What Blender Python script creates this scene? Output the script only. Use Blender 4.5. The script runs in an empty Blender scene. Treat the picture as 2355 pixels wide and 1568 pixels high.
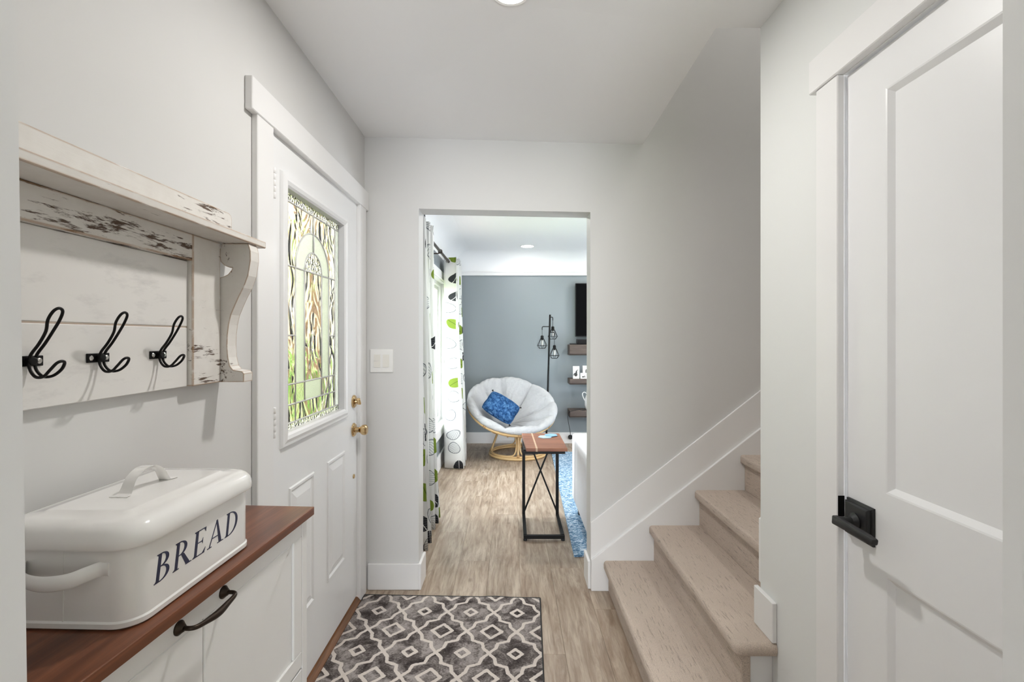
import bpy, bmesh, math, random
from mathutils import Vector, Matrix
random.seed(7)
PI = math.pi
scene = bpy.context.scene
COL = scene.collection

# ------------------------------------------------------------------ camera
H = 1.357                       # eye height
FPX = 1124.0                    # focal length in pixels of the 2355 px frame
cam = bpy.data.cameras.new('camera')
cam.sensor_width = 36.0
cam.lens = FPX * 36.0 / 2355.0
cam.shift_x = 1.5 / 2355.0
cam.shift_y = -8.0 / 2355.0
cam.clip_start = 0.02
cam_o = bpy.data.objects.new('camera', cam)
COL.objects.link(cam_o)
cam_o.location = (0, 0, H)
cam_o.rotation_euler = (PI / 2, 0, 0)
scene.camera = cam_o

# ------------------------------------------------------------------ world
W = bpy.data.worlds.new('sky')
scene.world = W
W.use_nodes = True
bg = W.node_tree.nodes['Background']
bg.inputs['Color'].default_value = (0.88, 0.94, 1.0, 1)
bg.inputs['Strength'].default_value = 20.0


def area_light(name, loc, direction, sx, sy, power, color=(1, 1, 1), shape='RECTANGLE', portal=False, spread=PI):
    l = bpy.data.lights.new(name, 'AREA')
    l.shape = shape
    l.size = sx
    l.size_y = sy
    l.energy = power
    l.color = color
    l.spread = spread
    if portal:
        l.cycles.is_portal = True
    o = bpy.data.objects.new(name, l)
    COL.objects.link(o)
    o.location = loc
    o.rotation_euler = Vector(direction).to_track_quat('-Z', 'Y').to_euler()
    return o


# daylight enters by the living-room window and openings added in unseen walls to the right and behind
area_light('portal_living', (-0.92, 4.4, 1.2), (1, 0, 0), 1.6, 2.3, 1, portal=True)
area_light('portal_side', (3.55, 4.4, 0.9), (-1, 0, 0), 0.8, 1.0, 1, portal=True)  # guides light through the opening added in the living-room right wall
area_light('portal_back', (0, -3.45, 0.84), (0, 1, 0), 1.3, 1.48, 1, portal=True)

vs = scene.view_settings
vs.view_transform = 'Standard'
vs.look = 'None'
vs.exposure = 0.20
vs.gamma = 1.0
vs.use_curve_mapping = False
scene.cycles.use_denoising = True
scene.cycles.max_bounces = 7
scene.cycles.diffuse_bounces = 4
scene.cycles.glossy_bounces = 2
scene.cycles.use_adaptive_sampling = True
scene.cycles.adaptive_threshold = 0.07
scene.cycles.adaptive_min_samples = 20
scene.cycles.transparent_max_bounces = 8
scene.cycles.caustics_refractive = False
scene.cycles.caustics_reflective = False
scene.cycles.sample_clamp_indirect = 8


# ================================================================== helpers
def srgb(r, g, b):
    def f(c):
        c /= 255.0
        return c / 12.92 if c <= 0.04045 else ((c + 0.055) / 1.055) ** 2.4
    return (f(r), f(g), f(b), 1.0)


class NT:
    def __init__(self, name):
        self.m = bpy.data.materials.new(name)
        self.m.use_nodes = True
        self.t = self.m.node_tree
        self.n = self.t.nodes
        self.b = self.n['Principled BSDF']

    def node(self, typ, **kw):
        nd = self.n.new(typ)
        for k, v in kw.items():
            setattr(nd, k, v)
        return nd

    def link(self, a, b):
        self.t.links.new(a, b)

    def put(self, sock, v):
        if isinstance(v, bpy.types.NodeSocket):
            self.link(v, sock)
        else:
            sock.default_value = v

    def math(self, op, a, b=None, c=None, clamp=False):
        nd = self.node('ShaderNodeMath', operation=op, use_clamp=clamp)
        self.put(nd.inputs[0], a)
        if b is not None:
            self.put(nd.inputs[1], b)
        if c is not None:
            self.put(nd.inputs[2], c)
        return nd.outputs[0]

    def vmath(self, op, a, b=None, scale=None):
        nd = self.node('ShaderNodeVectorMath', operation=op)
        self.put(nd.inputs[0], a)
        if b is not None:
            self.put(nd.inputs[1], b)
        if scale is not None:
            self.put(nd.inputs['Scale'], scale)
        return nd.outputs['Value'] if op in ('LENGTH', 'DOT_PRODUCT', 'DISTANCE') else nd.outputs[0]

    def mix(self, f, a, b, blend='MIX'):
        nd = self.node('ShaderNodeMix', data_type='RGBA', blend_type=blend)
        self.put(nd.inputs[0], f)
        self.put(nd.inputs[6], a)
        self.put(nd.inputs[7], b)
        return nd.outputs[2]

    def ramp(self, f, stops):
        nd = self.node('ShaderNodeValToRGB')
        el = nd.color_ramp.elements
        while len(el) < len(stops):
            el.new(0.5)
        for e, (p, c) in zip(el, stops):
            e.position = p
            e.color = c if len(c) == 4 else (*c, 1)
        self.put(nd.inputs[0], f)
        return nd.outputs[0]

    def coord(self, kind='Object', scale=(1, 1, 1), rot=(0, 0, 0), loc=(0, 0, 0)):
        tc = self.node('ShaderNodeTexCoord')
        mp = self.node('ShaderNodeMapping')
        mp.inputs['Scale'].default_value = scale
        mp.inputs['Rotation'].default_value = rot
        mp.inputs['Location'].default_value = loc
        self.link(tc.outputs[kind], mp.inputs[0])
        return mp.outputs[0]

    def noise(self, vec, scale=5, detail=4, rough=0.5, dist=0.0, col=False):
        nd = self.node('ShaderNodeTexNoise')
        self.put(nd.inputs['Vector'], vec)
        nd.inputs['Scale'].default_value = scale
        nd.inputs['Detail'].default_value = detail
        nd.inputs['Roughness'].default_value = rough
        nd.inputs['Distortion'].default_value = dist
        return nd.outputs['Color' if col else 'Fac']

    def bump(self, h, strength=0.2, dist=0.01):
        nd = self.node('ShaderNodeBump')
        nd.inputs['Strength'].default_value = strength
        nd.inputs['Distance'].default_value = dist
        self.link(h, nd.inputs['Height'])
        self.link(nd.outputs[0], self.b.inputs['Normal'])
        return nd.outputs[0]

    def color(self, c):
        self.put(self.b.inputs['Base Color'], c)

    def rough(self, v):
        self.put(self.b.inputs['Roughness'], v)


def simple(name, c, rough=0.5, metal=0.0, bump=None, spec=None, coat=0.0):
    t = NT(name)
    t.color(c)
    t.rough(rough)
    t.b.inputs['Metallic'].default_value = metal
    if spec is not None:
        t.b.inputs['Specular IOR Level'].default_value = spec
    if coat:
        t.b.inputs['Coat Weight'].default_value = coat
        t.b.inputs['Coat Roughness'].default_value = 0.08
    if bump:
        sc, st, di = bump
        v = t.coord('Object')
        t.bump(t.noise(v, sc, 3), st, di)
    return t.m


def paint(name, c, rough=0.6, orange_peel=260):
    t = NT(name)
    v = t.coord('Object')
    n = t.noise(v, 3.0, 2)
    c2 = tuple(x * 0.97 for x in c[:3]) + (1,)
    t.color(c)
    t.rough(rough)
    t.b.inputs['Specular IOR Level'].default_value = 0.3
    return t.m


# ------------------------------------------------------------------ mesh helpers
def bm_new():
    return bmesh.new()


def box(bm, x0, x1, y0, y1, z0, z1):
    vs_ = [bm.verts.new(p) for p in ((x0, y0, z0), (x1, y0, z0), (x1, y1, z0), (x0, y1, z0),
                                     (x0, y0, z1), (x1, y0, z1), (x1, y1, z1), (x0, y1, z1))]
    fs = []
    for idx in ((3, 2, 1, 0), (4, 5, 6, 7), (0, 1, 5, 4), (1, 2, 6, 5), (2, 3, 7, 6), (3, 0, 4, 7)):
        fs.append(bm.faces.new([vs_[i] for i in idx]))
    return vs_


def prism(bm, pts, axis, a, b):
    """extrude a 2D polygon along an axis; pts are the other two coordinates in order"""
    def P(p, t):
        if axis == 'x':
            return (t, p[0], p[1])
        if axis == 'y':
            return (p[0], t, p[1])
        return (p[0], p[1], t)
    A = [bm.verts.new(P(p, a)) for p in pts]
    B = [bm.verts.new(P(p, b)) for p in pts]
    n = len(pts)
    bm.faces.new(A)
    bm.faces.new(B[::-1])
    for i in range(n):
        j = (i + 1) % n
        bm.faces.new((A[j], A[i], B[i], B[j]))
    return A + B


def bevel(bm, w, seg=2, angle=0.5):
    bmesh.ops.recalc_face_normals(bm, faces=bm.faces[:])
    es = [e for e in bm.edges if len(e.link_faces) == 2 and e.calc_face_angle(0) > angle]
    bmesh.ops.bevel(bm, geom=es, offset=w, segments=seg, profile=0.5, affect='EDGES', clamp_overlap=True)


def tube(bm, pts, r, seg=8, closed=False, r_end=None, flat=None):
    """sweep a circle (or a flat ellipse) along points"""
    pts = [Vector(p) for p in pts]
    n = len(pts)
    rings = []
    prev = None
    for i, p in enumerate(pts):
        if closed:
            t = (pts[(i + 1) % n] - pts[i - 1]).normalized()
        else:
            t = (pts[min(i + 1, n - 1)] - pts[max(i - 1, 0)]).normalized()
        if prev is None:
            ref = Vector((0, 0, 1)) if abs(t.z) < 0.9 else Vector((1, 0, 0))
            u = t.cross(ref).normalized()
        else:
            u = (prev - t * prev.dot(t)).normalized()
        prev = u
        v = t.cross(u)
        rr = r
        if callable(r):
            rr = r(i / (n - 1))
        elif r_end is not None:
            rr = r + (r_end - r) * i / (n - 1)
        ra, rb = (rr, rr) if flat is None else (rr, rr * flat)
        rings.append([bm.verts.new(p + u * ra * math.cos(2 * PI * k / seg) + v * rb * math.sin(2 * PI * k / seg))
                      for k in range(seg)])
    m = n if closed else n - 1
    for i in range(m):
        A, B = rings[i], rings[(i + 1) % n]
        off = 0
        if closed and i == n - 1:      # align twist
            best = min(range(seg), key=lambda o: sum((A[k].co - B[(k + o) % seg].co).length for k in range(seg)))
            off = best
        for k in range(seg):
            k2 = (k + 1) % seg
            bm.faces.new((A[k], A[k2], B[(k2 + off) % seg], B[(k + off) % seg]))
    if not closed:
        bm.faces.new(rings[0][::-1])
        bm.faces.new(rings[-1])


def ring_pts(c, r, n=48, axis='z'):
    c = Vector(c)
    out = []
    for i in range(n):
        a = 2 * PI * i / n
        d = {'z': (math.cos(a), math.sin(a), 0), 'x': (0, math.cos(a), math.sin(a)), 'y': (math.cos(a), 0, math.sin(a))}[axis]
        out.append(c + r * Vector(d))
    return out


def lathe(bm, prof, c=(0, 0, 0), axis='z', seg=32):
    """prof: (radius, height) from one end to the other; poles closed"""
    c = Vector(c)
    rings = []
    for r, h in prof:
        row = []
        for k in range(seg):
            a = 2 * PI * k / seg
            x, y = r * math.cos(a), r * math.sin(a)
            p = {'z': (x, y, h), 'x': (h, x, y), 'y': (x, h, y)}[axis]
            row.append(bm.verts.new(c + Vector(p)))
        rings.append(row)
    for A, B in zip(rings, rings[1:]):
        for k in range(seg):
            bm.faces.new((A[k], A[(k + 1) % seg], B[(k + 1) % seg], B[k]))
    bm.faces.new(rings[0][::-1])
    bm.faces.new(rings[-1])


def stack(bm, loops, cap=True):
    """loops: list of closed vertex loops (same count); join them, cap ends"""
    R = [[bm.verts.new(p) for p in lp] for lp in loops]
    n = len(R[0])
    for A, B in zip(R, R[1:]):
        for k in range(n):
            bm.faces.new((A[k], A[(k + 1) % n], B[(k + 1) % n], B[k]))
    if cap:
        bm.faces.new(R[0][::-1])
        bm.faces.new(R[-1])


def rrect(x0, x1, y0, y1, r, z, seg=6):
    pts = []
    for cx, cy, a0 in ((x1 - r, y1 - r, 0), (x0 + r, y1 - r, PI / 2), (x0 + r, y0 + r, PI), (x1 - r, y0 + r, 1.5 * PI)):
        for k in range(seg + 1):
            a = a0 + PI / 2 * k / seg
            pts.append((cx + r * math.cos(a), cy + r * math.sin(a), z))
    return pts


def obj(name, bm, mat, parent=None, smooth=False, world=True):
    """link a bmesh as one object. world=True: coordinates are world ones even under a placed parent"""
    bmesh.ops.recalc_face_normals(bm, faces=bm.faces[:])
    me = bpy.data.meshes.new(name)
    bm.to_mesh(me)
    bm.free()
    if smooth:
        me.polygons.foreach_set('use_smooth', [True] * len(me.polygons))
        if smooth is not True:
            me.set_sharp_from_angle(angle=smooth)
    me.materials.append(mat)
    o = bpy.data.objects.new(name, me)
    COL.objects.link(o)
    if parent is not None:
        o.parent = parent
        if world and parent.parent is None:
            o.matrix_parent_inverse = parent.matrix_basis.inverted()
    return o


def tag(o, label, cat=None, group=None, kind=None):
    o['label'] = label
    if cat:
        o['category'] = cat
    if group:
        o['group'] = group
    if kind:
        o['kind'] = kind
    return o


def thing(name, label, cat, loc=(0, 0, 0), rotz=0.0, group=None, kind=None):
    o = bpy.data.objects.new(name, None)
    o.empty_display_size = 0.1
    COL.objects.link(o)
    o.location = loc
    o.rotation_euler = (0, 0, rotz)
    return tag(o, label, cat, group, kind)


def struct(name, bm, mat, label, cat, parent=None, smooth=False):
    o = obj(name, bm, mat, parent, smooth)
    return tag(o, label, cat, None, 'structure')


def copy_tree(o, parent=None):
    c = o.copy()
    COL.objects.link(c)
    if parent is not None:
        mi = o.matrix_parent_inverse.copy()
        c.parent = parent
        c.matrix_parent_inverse = mi
    for ch in o.children:
        copy_tree(ch, c)
    return c


# ================================================================== materials
M = {}
M['wall'] = paint('wall_paint', srgb(219, 218, 216), 0.6)
M['wall_lit'] = paint('wall_paint_lit', srgb(231, 232, 230), 0.55)  # same wall paint, lightened to stand for the stronger light on the right wall
M['ceil'] = paint('ceiling_paint', srgb(248, 248, 248), 0.7)
M['trim'] = simple('trim_white', srgb(238, 237, 236), 0.38)
M['door'] = simple('door_white', srgb(238, 238, 238), 0.35)
M['grey'] = paint('grey_paint', srgb(142, 149, 152), 0.6)
M['white'] = simple('lacquer_white', srgb(236, 235, 233), 0.35)
M['black'] = simple('black_metal', srgb(22, 21, 21), 0.42, 0.6)
M['blackmat'] = simple('black_satin', srgb(26, 26, 27), 0.5)
M['bronze'] = simple('dark_bronze', srgb(58, 48, 40), 0.38, 0.8)
M['brass'] = simple('brass', srgb(214, 184, 138), 0.18, 1.0)
M['chrome'] = simple('screw_steel', srgb(205, 203, 200), 0.25, 1.0)
M['screen'] = simple('tv_black', srgb(4, 4, 5), 0.25, spec=0.08)
M['enamel'] = simple('enamel_white', srgb(240, 238, 235), 0.16, coat=0.5)
M['navy'] = simple('navy_print', srgb(42, 46, 74), 0.35)
M['plastic'] = simple('switch_white', srgb(240, 239, 236), 0.35)
M['almond'] = simple('switch_rocker', srgb(233, 230, 222), 0.35)
M['lead'] = simple('lead_came', srgb(222, 222, 218), 0.4, 0.15)


def emit(name, c, s):
    t = NT(name)
    t.color((0.8, 0.8, 0.8, 1))
    t.b.inputs['Emission Color'].default_value = c
    t.b.inputs['Emission Strength'].default_value = s
    return t.m


M['lens'] = emit('lamp_lens', (1.0, 0.95, 0.88, 1), 12)
M['lens'].cycles.emission_sampling = 'NONE'


def plank_mat():
    t = NT('plank_vinyl')
    oi = t.node('ShaderNodeObjectInfo')
    v = t.coord('Object')
    off = t.node('ShaderNodeCombineXYZ')
    t.link(t.math('MULTIPLY', oi.outputs['Random'], 37.0), off.inputs[0])
    t.link(t.math('MULTIPLY', oi.outputs['Random'], 91.0), off.inputs[1])
    v = t.vmath('ADD', v, off.outputs[0])
    vs_ = t.vmath('MULTIPLY', v, (1.0, 0.12, 1.0))
    g1 = t.noise(vs_, 26, 8, 0.68, 0.6)
    g2 = t.noise(t.vmath('MULTIPLY', v, (1, 0.06, 1)), 95, 4, 0.6)
    g3 = t.noise(t.vmath('MULTIPLY', v, (1, 0.35, 1)), 7, 4, 0.6, 0.8)
    c = t.ramp(g1, [(0.30, srgb(118, 99, 83)), (0.44, srgb(158, 140, 122)), (0.58, srgb(184, 168, 150)), (0.74, srgb(204, 190, 172))])
    c = t.mix(t.math('MULTIPLY', t.ramp(g3, [(0.35, (0, 0, 0, 1)), (0.7, (1, 1, 1, 1))]), 0.4), c, srgb(138, 114, 93))
    c = t.mix(t.math('MULTIPLY', t.ramp(g2, [(0.35, (1, 1, 1, 1)), (0.5, (0, 0, 0, 1))]), 0.3), c, srgb(104, 84, 68))
    # a few knots
    vo = t.node('ShaderNodeTexVoronoi')
    t.link(t.vmath('MULTIPLY', v, (1, 0.5, 1)), vo.inputs['Vector'])
    vo.inputs['Scale'].default_value = 5.5
    knot = t.ramp(vo.outputs['Distance'], [(0.02, (1, 1, 1, 1)), (0.09, (0, 0, 0, 1))])
    c = t.mix(t.math('MULTIPLY', knot, 0.5), c, srgb(92, 72, 56))
    tone = t.math('MULTIPLY_ADD', oi.outputs['Random'], 0.16, 0.92)
    hs = t.node('ShaderNodeHueSaturation')
    t.link(c, hs.inputs['Color'])
    t.link(tone, hs.inputs['Value'])
    t.color(hs.outputs[0])
    t.rough(t.math('MULTIPLY_ADD', g1, 0.15, 0.36))
    t.bump(g2, 0.08, 0.002)
    return t.m


M['plank'] = plank_mat()


def wood(name, stops, axis_scale, scale=14, rough=0.4, bump=0.05):
    t = NT(name)
    v = t.coord('Object', axis_scale)
    g = t.noise(v, scale, 8, 0.62, 1.2)
    g2 = t.noise(v, scale * 5, 3, 0.5)
    c = t.ramp(g, stops)
    c = t.mix(t.math('MULTIPLY', g2, 0.35), c, tuple(x * 0.55 for x in stops[0][1][:3]) + (1,))
    t.color(c)
    t.rough(rough)
    t.bump(g2, bump, 0.002)
    return t.m


M['walnut'] = wood('walnut_top', [(0.25, srgb(70, 36, 20)), (0.45, srgb(108, 62, 38)), (0.6, srgb(136, 82, 54)), (0.8, srgb(160, 104, 72))], (1, 0.05, 1), 22, 0.3)
M['tablewood'] = wood('table_wood', [(0.3, srgb(112, 66, 46)), (0.5, srgb(150, 96, 70)), (0.8, srgb(176, 122, 92))], (0.12, 1, 1), 20, 0.4)
M['pale_inlay'] = wood('pale_sapwood', [(0.3, srgb(196, 160, 128)), (0.7, srgb(220, 190, 160))], (0.12, 1, 1), 20, 0.4)
M['shelfwood'] = wood('weathered_shelf', [(0.3, srgb(66, 54, 48)), (0.55, srgb(98, 84, 76)), (0.8, srgb(122, 108, 98))], (0.1, 1, 1), 18, 0.6)
M['sill'] = wood('threshold_oak', [(0.3, srgb(88, 56, 32)), (0.55, srgb(128, 86, 54)), (0.8, srgb(156, 112, 76))], (1, 0.08, 1), 26, 0.45)
M['rattan'] = simple('rattan', srgb(206, 172, 122), 0.42, bump=(60, 0.2, 0.003))
M['binding'] = simple('rattan_binding', srgb(176, 138, 92), 0.5, bump=(120, 0.4, 0.003))


def distressed(name, lo, off):
    t = NT(name)
    v = t.coord('Object', (1, 0.13, 1))
    big = t.noise(t.coord('Object', (1, 0.45, 1), loc=(0, 0, off)), 5.5, 4, 0.6)
    fine = t.noise(v, 75, 6, 0.72, 0.3)
    chip = t.math('ADD', t.math('MULTIPLY', fine, 0.62), t.math('MULTIPLY', big, 0.55))
    m = t.ramp(chip, [(lo, (0, 0, 0, 1)), (lo + 0.04, (1, 1, 1, 1))])
    # worn edges
    bv = t.node('ShaderNodeBevel')
    bv.samples = 4
    bv.inputs['Radius'].default_value = 0.005
    geo = t.node('ShaderNodeNewGeometry')
    d = t.vmath('DOT_PRODUCT', bv.outputs[0], geo.outputs['Normal'])
    e = t.math('SUBTRACT', 1.0, d)
    en = t.noise(t.coord('Object', (1, 0.3, 1)), 34, 4, 0.7)
    edge = t.math('MULTIPLY', t.ramp(e, [(0.006, (0, 0, 0, 1)), (0.05, (1, 1, 1, 1))]), t.ramp(en, [(0.32, (0, 0, 0, 1)), (0.46, (1, 1, 1, 1))]))
    white = t.mix(t.noise(t.coord('Object'), 30, 4), srgb(232, 229, 224), srgb(216, 211, 204))
    c = t.mix(m, white, srgb(86, 66, 52))
    c = t.mix(edge, c, srgb(168, 132, 96))
    t.color(c)
    t.rough(0.6)
    t.bump(fine, 0.25, 0.002)
    return t.m


M['distressed'] = distressed('distressed_white', 0.70, 0.0)
M['distressed_rail'] = distressed('distressed_white_heavy', 0.585, 0.7)
M['panelwhite'] = (lambda t: (t.color(t.mix(t.ramp(t.noise(t.coord('Object', (1, 0.3, 1)), 24, 5, 0.7), [(0.55, (0, 0, 0, 1)), (0.8, (1, 1, 1, 1))]), srgb(230, 227, 223), srgb(205, 202, 199))), t.rough(0.55), t.m)[-1])(NT('aged_white'))
M['seam'] = simple('bare_wood_seam', srgb(190, 172, 156), 0.7)


def carpet():
    t = NT('stair_carpet')
    v = t.coord('Object')
    n1 = t.noise(v, 420, 3, 0.7)
    n2 = t.noise(t.vmath('MULTIPLY', v, (1.0, 0.10, 1.0)), 150, 3, 0.65)
    n3 = t.noise(v, 5, 3)
    c = t.mix(n3, srgb(228, 212, 197), srgb(214, 197, 182))
    c = t.mix(t.math('MULTIPLY', t.ramp(n1, [(0.36, (1, 1, 1, 1)), (0.58, (0, 0, 0, 1))]), 0.4), c, srgb(132, 112, 96))
    c = t.mix(t.math('MULTIPLY', t.ramp(n2, [(0.33, (1, 1, 1, 1)), (0.42, (0, 0, 0, 1))]), 0.5), c, srgb(132, 114, 100))
    t.color(c)
    t.rough(0.95)
    t.b.inputs['Specular IOR Level'].default_value = 0.1
    t.b.inputs['Sheen Weight'].default_value = 0.15
    t.bump(t.math('ADD', n1, n2), 0.6, 0.006)
    return t.m


M['carpet'] = carpet()


def hall_rug():
    """cream trellis print on mottled charcoal ground, drawn from the object's own coordinates"""
    t = NT('trellis_rug')
    PX, PY = 0.114, 0.155
    tc = t.node('ShaderNodeTexCoord')
    wob = t.noise(tc.outputs['Object'], 60, 2, 0.5, col=True)
    wv = t.vmath('SCALE', t.vmath('SUBTRACT', wob, (0.5, 0.5, 0.5)), scale=0.008)
    p = t.vmath('ADD', tc.outputs['Object'], wv)
    sp = t.node('ShaderNodeSeparateXYZ')
    t.link(p, sp.inputs[0])

    def fold(x, per):
        # triangle wave 0..1 with period 2*per
        a = t.math('DIVIDE', x, per)
        return t.math('ABSOLUTE', t.math('SUBTRACT', t.math('FLOORED_MODULO', t.math('ADD', a, 1.0), 2.0), 1.0))
    u = fold(t.math('ADD', sp.outputs[0], 0.110), PX)
    w = fold(t.math('ADD', sp.outputs[1], 0.142), PY)
    cb = t.node('ShaderNodeCombineXYZ')
    t.link(t.math('MULTIPLY', u, PX), cb.inputs[0])
    t.link(t.math('MULTIPLY', w, PY), cb.inputs[1])
    q = cb.outputs[0]
    pl = [(1.0, 0.0), (0.76, 0.22), (0.70, 0.44), (0.30, 0.56), (0.24, 0.78), (0.0, 1.0)]
    dist = None

    def seg(a, b):
        ax, ay, bx, by = a[0] * PX, a[1] * PY, b[0] * PX, b[1] * PY
        ba = (bx - ax, by - ay, 0)
        l2 = ba[0] ** 2 + ba[1] ** 2
        pa = t.vmath('SUBTRACT', q, (ax, ay, 0))
        h = t.math('DIVIDE', t.vmath('DOT_PRODUCT', pa, ba), l2, clamp=True)
        sc = t.node('ShaderNodeVectorMath', operation='SCALE')
        sc.inputs[0].default_value = ba
        t.link(h, sc.inputs['Scale'])
        return t.vmath('LENGTH', t.vmath('SUBTRACT', pa, sc.outputs[0]))
    for a, b in zip(pl, pl[1:]):
        d = seg(a, b)
        dist = d if dist is None else t.math('MINIMUM', dist, d)
    # diamonds at both lattice centres
    d1 = seg((0.26, 0.0), (0.0, 0.20))
    d2 = seg((1 - 0.42, 1.0), (1.0, 1 - 0.32))
    dist = t.math('MINIMUM', dist, t.math('MINIMUM', d1, d2))
    line = t.ramp(t.math('MULTIPLY', dist, 50.0), [(0.34, (1, 1, 1, 1)), (0.42, (0, 0, 0, 1))])
    v = tc.outputs['Object']
    n1 = t.noise(v, 9, 5, 0.7, 0.6)
    n2 = t.noise(t.vmath('MULTIPLY', v, (0.6, 1.6, 1)), 170, 4, 0.75)
    gsum = t.math('ADD', t.math('MULTIPLY', n1, 0.75), t.math('MULTIPLY', n2, 0.42))
    ground = t.ramp(gsum, [(0.42, srgb(36, 32, 31)), (0.55, srgb(86, 79, 77)), (0.68, srgb(164, 156, 152))])
    n4 = t.noise(v, 300, 3, 0.6)
    cream = t.mix(n4, srgb(226, 216, 208), srgb(196, 186, 178))
    t.color(t.mix(line, ground, cream))
    t.rough(0.95)
    t.b.inputs['Specular IOR Level'].default_value = 0.1
    t.bump(t.math('ADD', n2, t.math('MULTIPLY', line, 0.4)), 0.5, 0.004)
    return t.m


M['hall_rug'] = hall_rug()


def blue_rug():
    t = NT('blue_shag')
    v = t.coord('Object')
    n1 = t.noise(t.vmath('MULTIPLY', v, (1, 1.8, 1)), 40, 4, 0.7, 1.2)
    n2 = t.noise(v, 4, 3)
    c = t.ramp(n1, [(0.40, srgb(62, 100, 136)), (0.50, srgb(122, 160, 190)), (0.57, srgb(220, 232, 240))])
    c = t.mix(t.math('MULTIPLY', n2, 0.2), c, srgb(106, 148, 182))
    t.color(c)
    t.rough(0.95)
    t.bump(n1, 0.8, 0.01)
    return t.m


M['blue_rug'] = blue_rug()


def curtain_mat():
    t = NT('leaf_print_curtain')
    uv = t.node('ShaderNodeUVMap')
    v = uv.outputs[0]
    sc = t.vmath('MULTIPLY', v, (7.0, 5.6, 1))
    vo = t.node('ShaderNodeTexVoronoi', voronoi_dimensions='2D')
    t.link(sc, vo.inputs['Vector'])
    vo.inputs['Scale'].default_value = 1.0
    vo.inputs['Randomness'].default_value = 0.42
    loc = t.vmath('SUBTRACT', sc, vo.outputs['Position'])
    sp = t.node('ShaderNodeSeparateColor')
    t.link(vo.outputs['Color'], sp.inputs[0])
    rnd, rn2 = sp.outputs[0], sp.outputs[1]
    rot = t.node('ShaderNodeVectorRotate', rotation_type='Z_AXIS')
    t.link(loc, rot.inputs['Vector'])
    t.link(t.math('MULTIPLY', t.math('SUBTRACT', rn2, 0.5), 1.6), rot.inputs['Angle'])
    l = rot.outputs[0]
    sx = t.node('ShaderNodeSeparateXYZ')
    t.link(l, sx.inputs[0])
    # leaf: teardrop ellipse
    xx = t.math('MULTIPLY', sx.outputs[0], t.math('MULTIPLY_ADD', sx.outputs[1], 0.9, 1.35))
    rad = t.vmath('LENGTH', (lambda c: (t.link(xx, c.inputs[0]), t.link(sx.outputs[1], c.inputs[1]), c.outputs[0])[-1])(t.node('ShaderNodeCombineXYZ')))
    leaf = t.math('LESS_THAN', rad, 0.33)
    outline = t.math('LESS_THAN', t.math('ABSOLUTE', t.math('SUBTRACT', rad, 0.32)), 0.016)
    stripe = t.math('GREATER_THAN', t.math('SINE', t.math('ADD', t.math('MULTIPLY', sx.outputs[1], 70.0), t.math('MULTIPLY', t.math('ABSOLUTE', sx.outputs[0]), 40.0))), 0.2)
    rib = t.math('LESS_THAN', t.math('ABSOLUTE', sx.outputs[0]), 0.012)
    white = srgb(236, 236, 234)
    dark = t.mix(stripe, srgb(46, 46, 50), srgb(84, 86, 90))
    dark = t.mix(rib, dark, white)
    green = t.mix(rib, srgb(134, 156, 62), srgb(92, 112, 44))
    pale = t.mix(t.math('MULTIPLY', stripe, 0.55), white, srgb(150, 156, 160))
    is_d = t.math('LESS_THAN', rnd, 0.30)
    is_g = t.math('MULTIPLY', t.math('GREATER_THAN', rnd, 0.30), t.math('LESS_THAN', rnd, 0.56))
    fill = t.mix(is_d, t.mix(is_g, pale, green), dark)
    c = t.mix(leaf, white, fill)
    c = t.mix(t.math('MULTIPLY', outline, t.math('GREATER_THAN', rnd, 0.56)), c, srgb(120, 124, 128))
    t.color(c)
    t.rough(0.9)
    t.b.inputs['Specular IOR Level'].default_value = 0.15
    # light passing through the cloth
    tr = t.node('ShaderNodeBsdfTranslucent')
    t.link(c, tr.inputs[0])
    ms = t.node('ShaderNodeMixShader')
    ms.inputs[0].default_value = 0.3
    t.link(t.b.outputs[0], ms.inputs[1])
    t.link(tr.outputs[0], ms.inputs[2])
    t.link(ms.outputs[0], t.n['Material Output'].inputs[0])
    return t.m


M['curtain'] = curtain_mat()


def fabric(name, c1, c2, scale=350, bump=0.25, wr=18):
    t = NT(name)
    v = t.coord('Object')
    n = t.noise(v, scale, 2)
    w = t.noise(v, wr, 4, 0.6, 0.5)
    t.color(t.mix(t.math('ADD', t.math('MULTIPLY', n, 0.5), t.math('MULTIPLY', w, 0.5)), c1, c2))
    t.rough(0.92)
    t.b.inputs['Specular IOR Level'].default_value = 0.15
    t.bump(t.math('ADD', w, t.math('MULTIPLY', n, 0.25)), bump, 0.012)
    return t.m


M['cushion'] = fabric('cushion_canvas', srgb(198, 198, 198), srgb(168, 168, 170), 300, 0.8)


def denim():
    t = NT('crushed_denim_blue')
    v = t.coord('Object')
    w = t.noise(v, 26, 6, 0.7, 1.0)
    f = t.noise(v, 220, 2)
    c = t.ramp(t.math('ADD', t.math('MULTIPLY', w, 0.85), t.math('MULTIPLY', f, 0.15)),
               [(0.36, srgb(24, 48, 84)), (0.48, srgb(44, 82, 128)), (0.58, srgb(76, 118, 164)), (0.70, srgb(140, 176, 208))])
    t.color(c)
    t.rough(0.95)
    t.b.inputs['Specular IOR Level'].default_value = 0.1
    t.bump(w, 1.0, 0.02)
    return t.m


M['denim'] = denim()
M['sofa'] = fabric('sofa_white', srgb(236, 236, 238), srgb(222, 222, 226), 400, 0.15)


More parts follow.
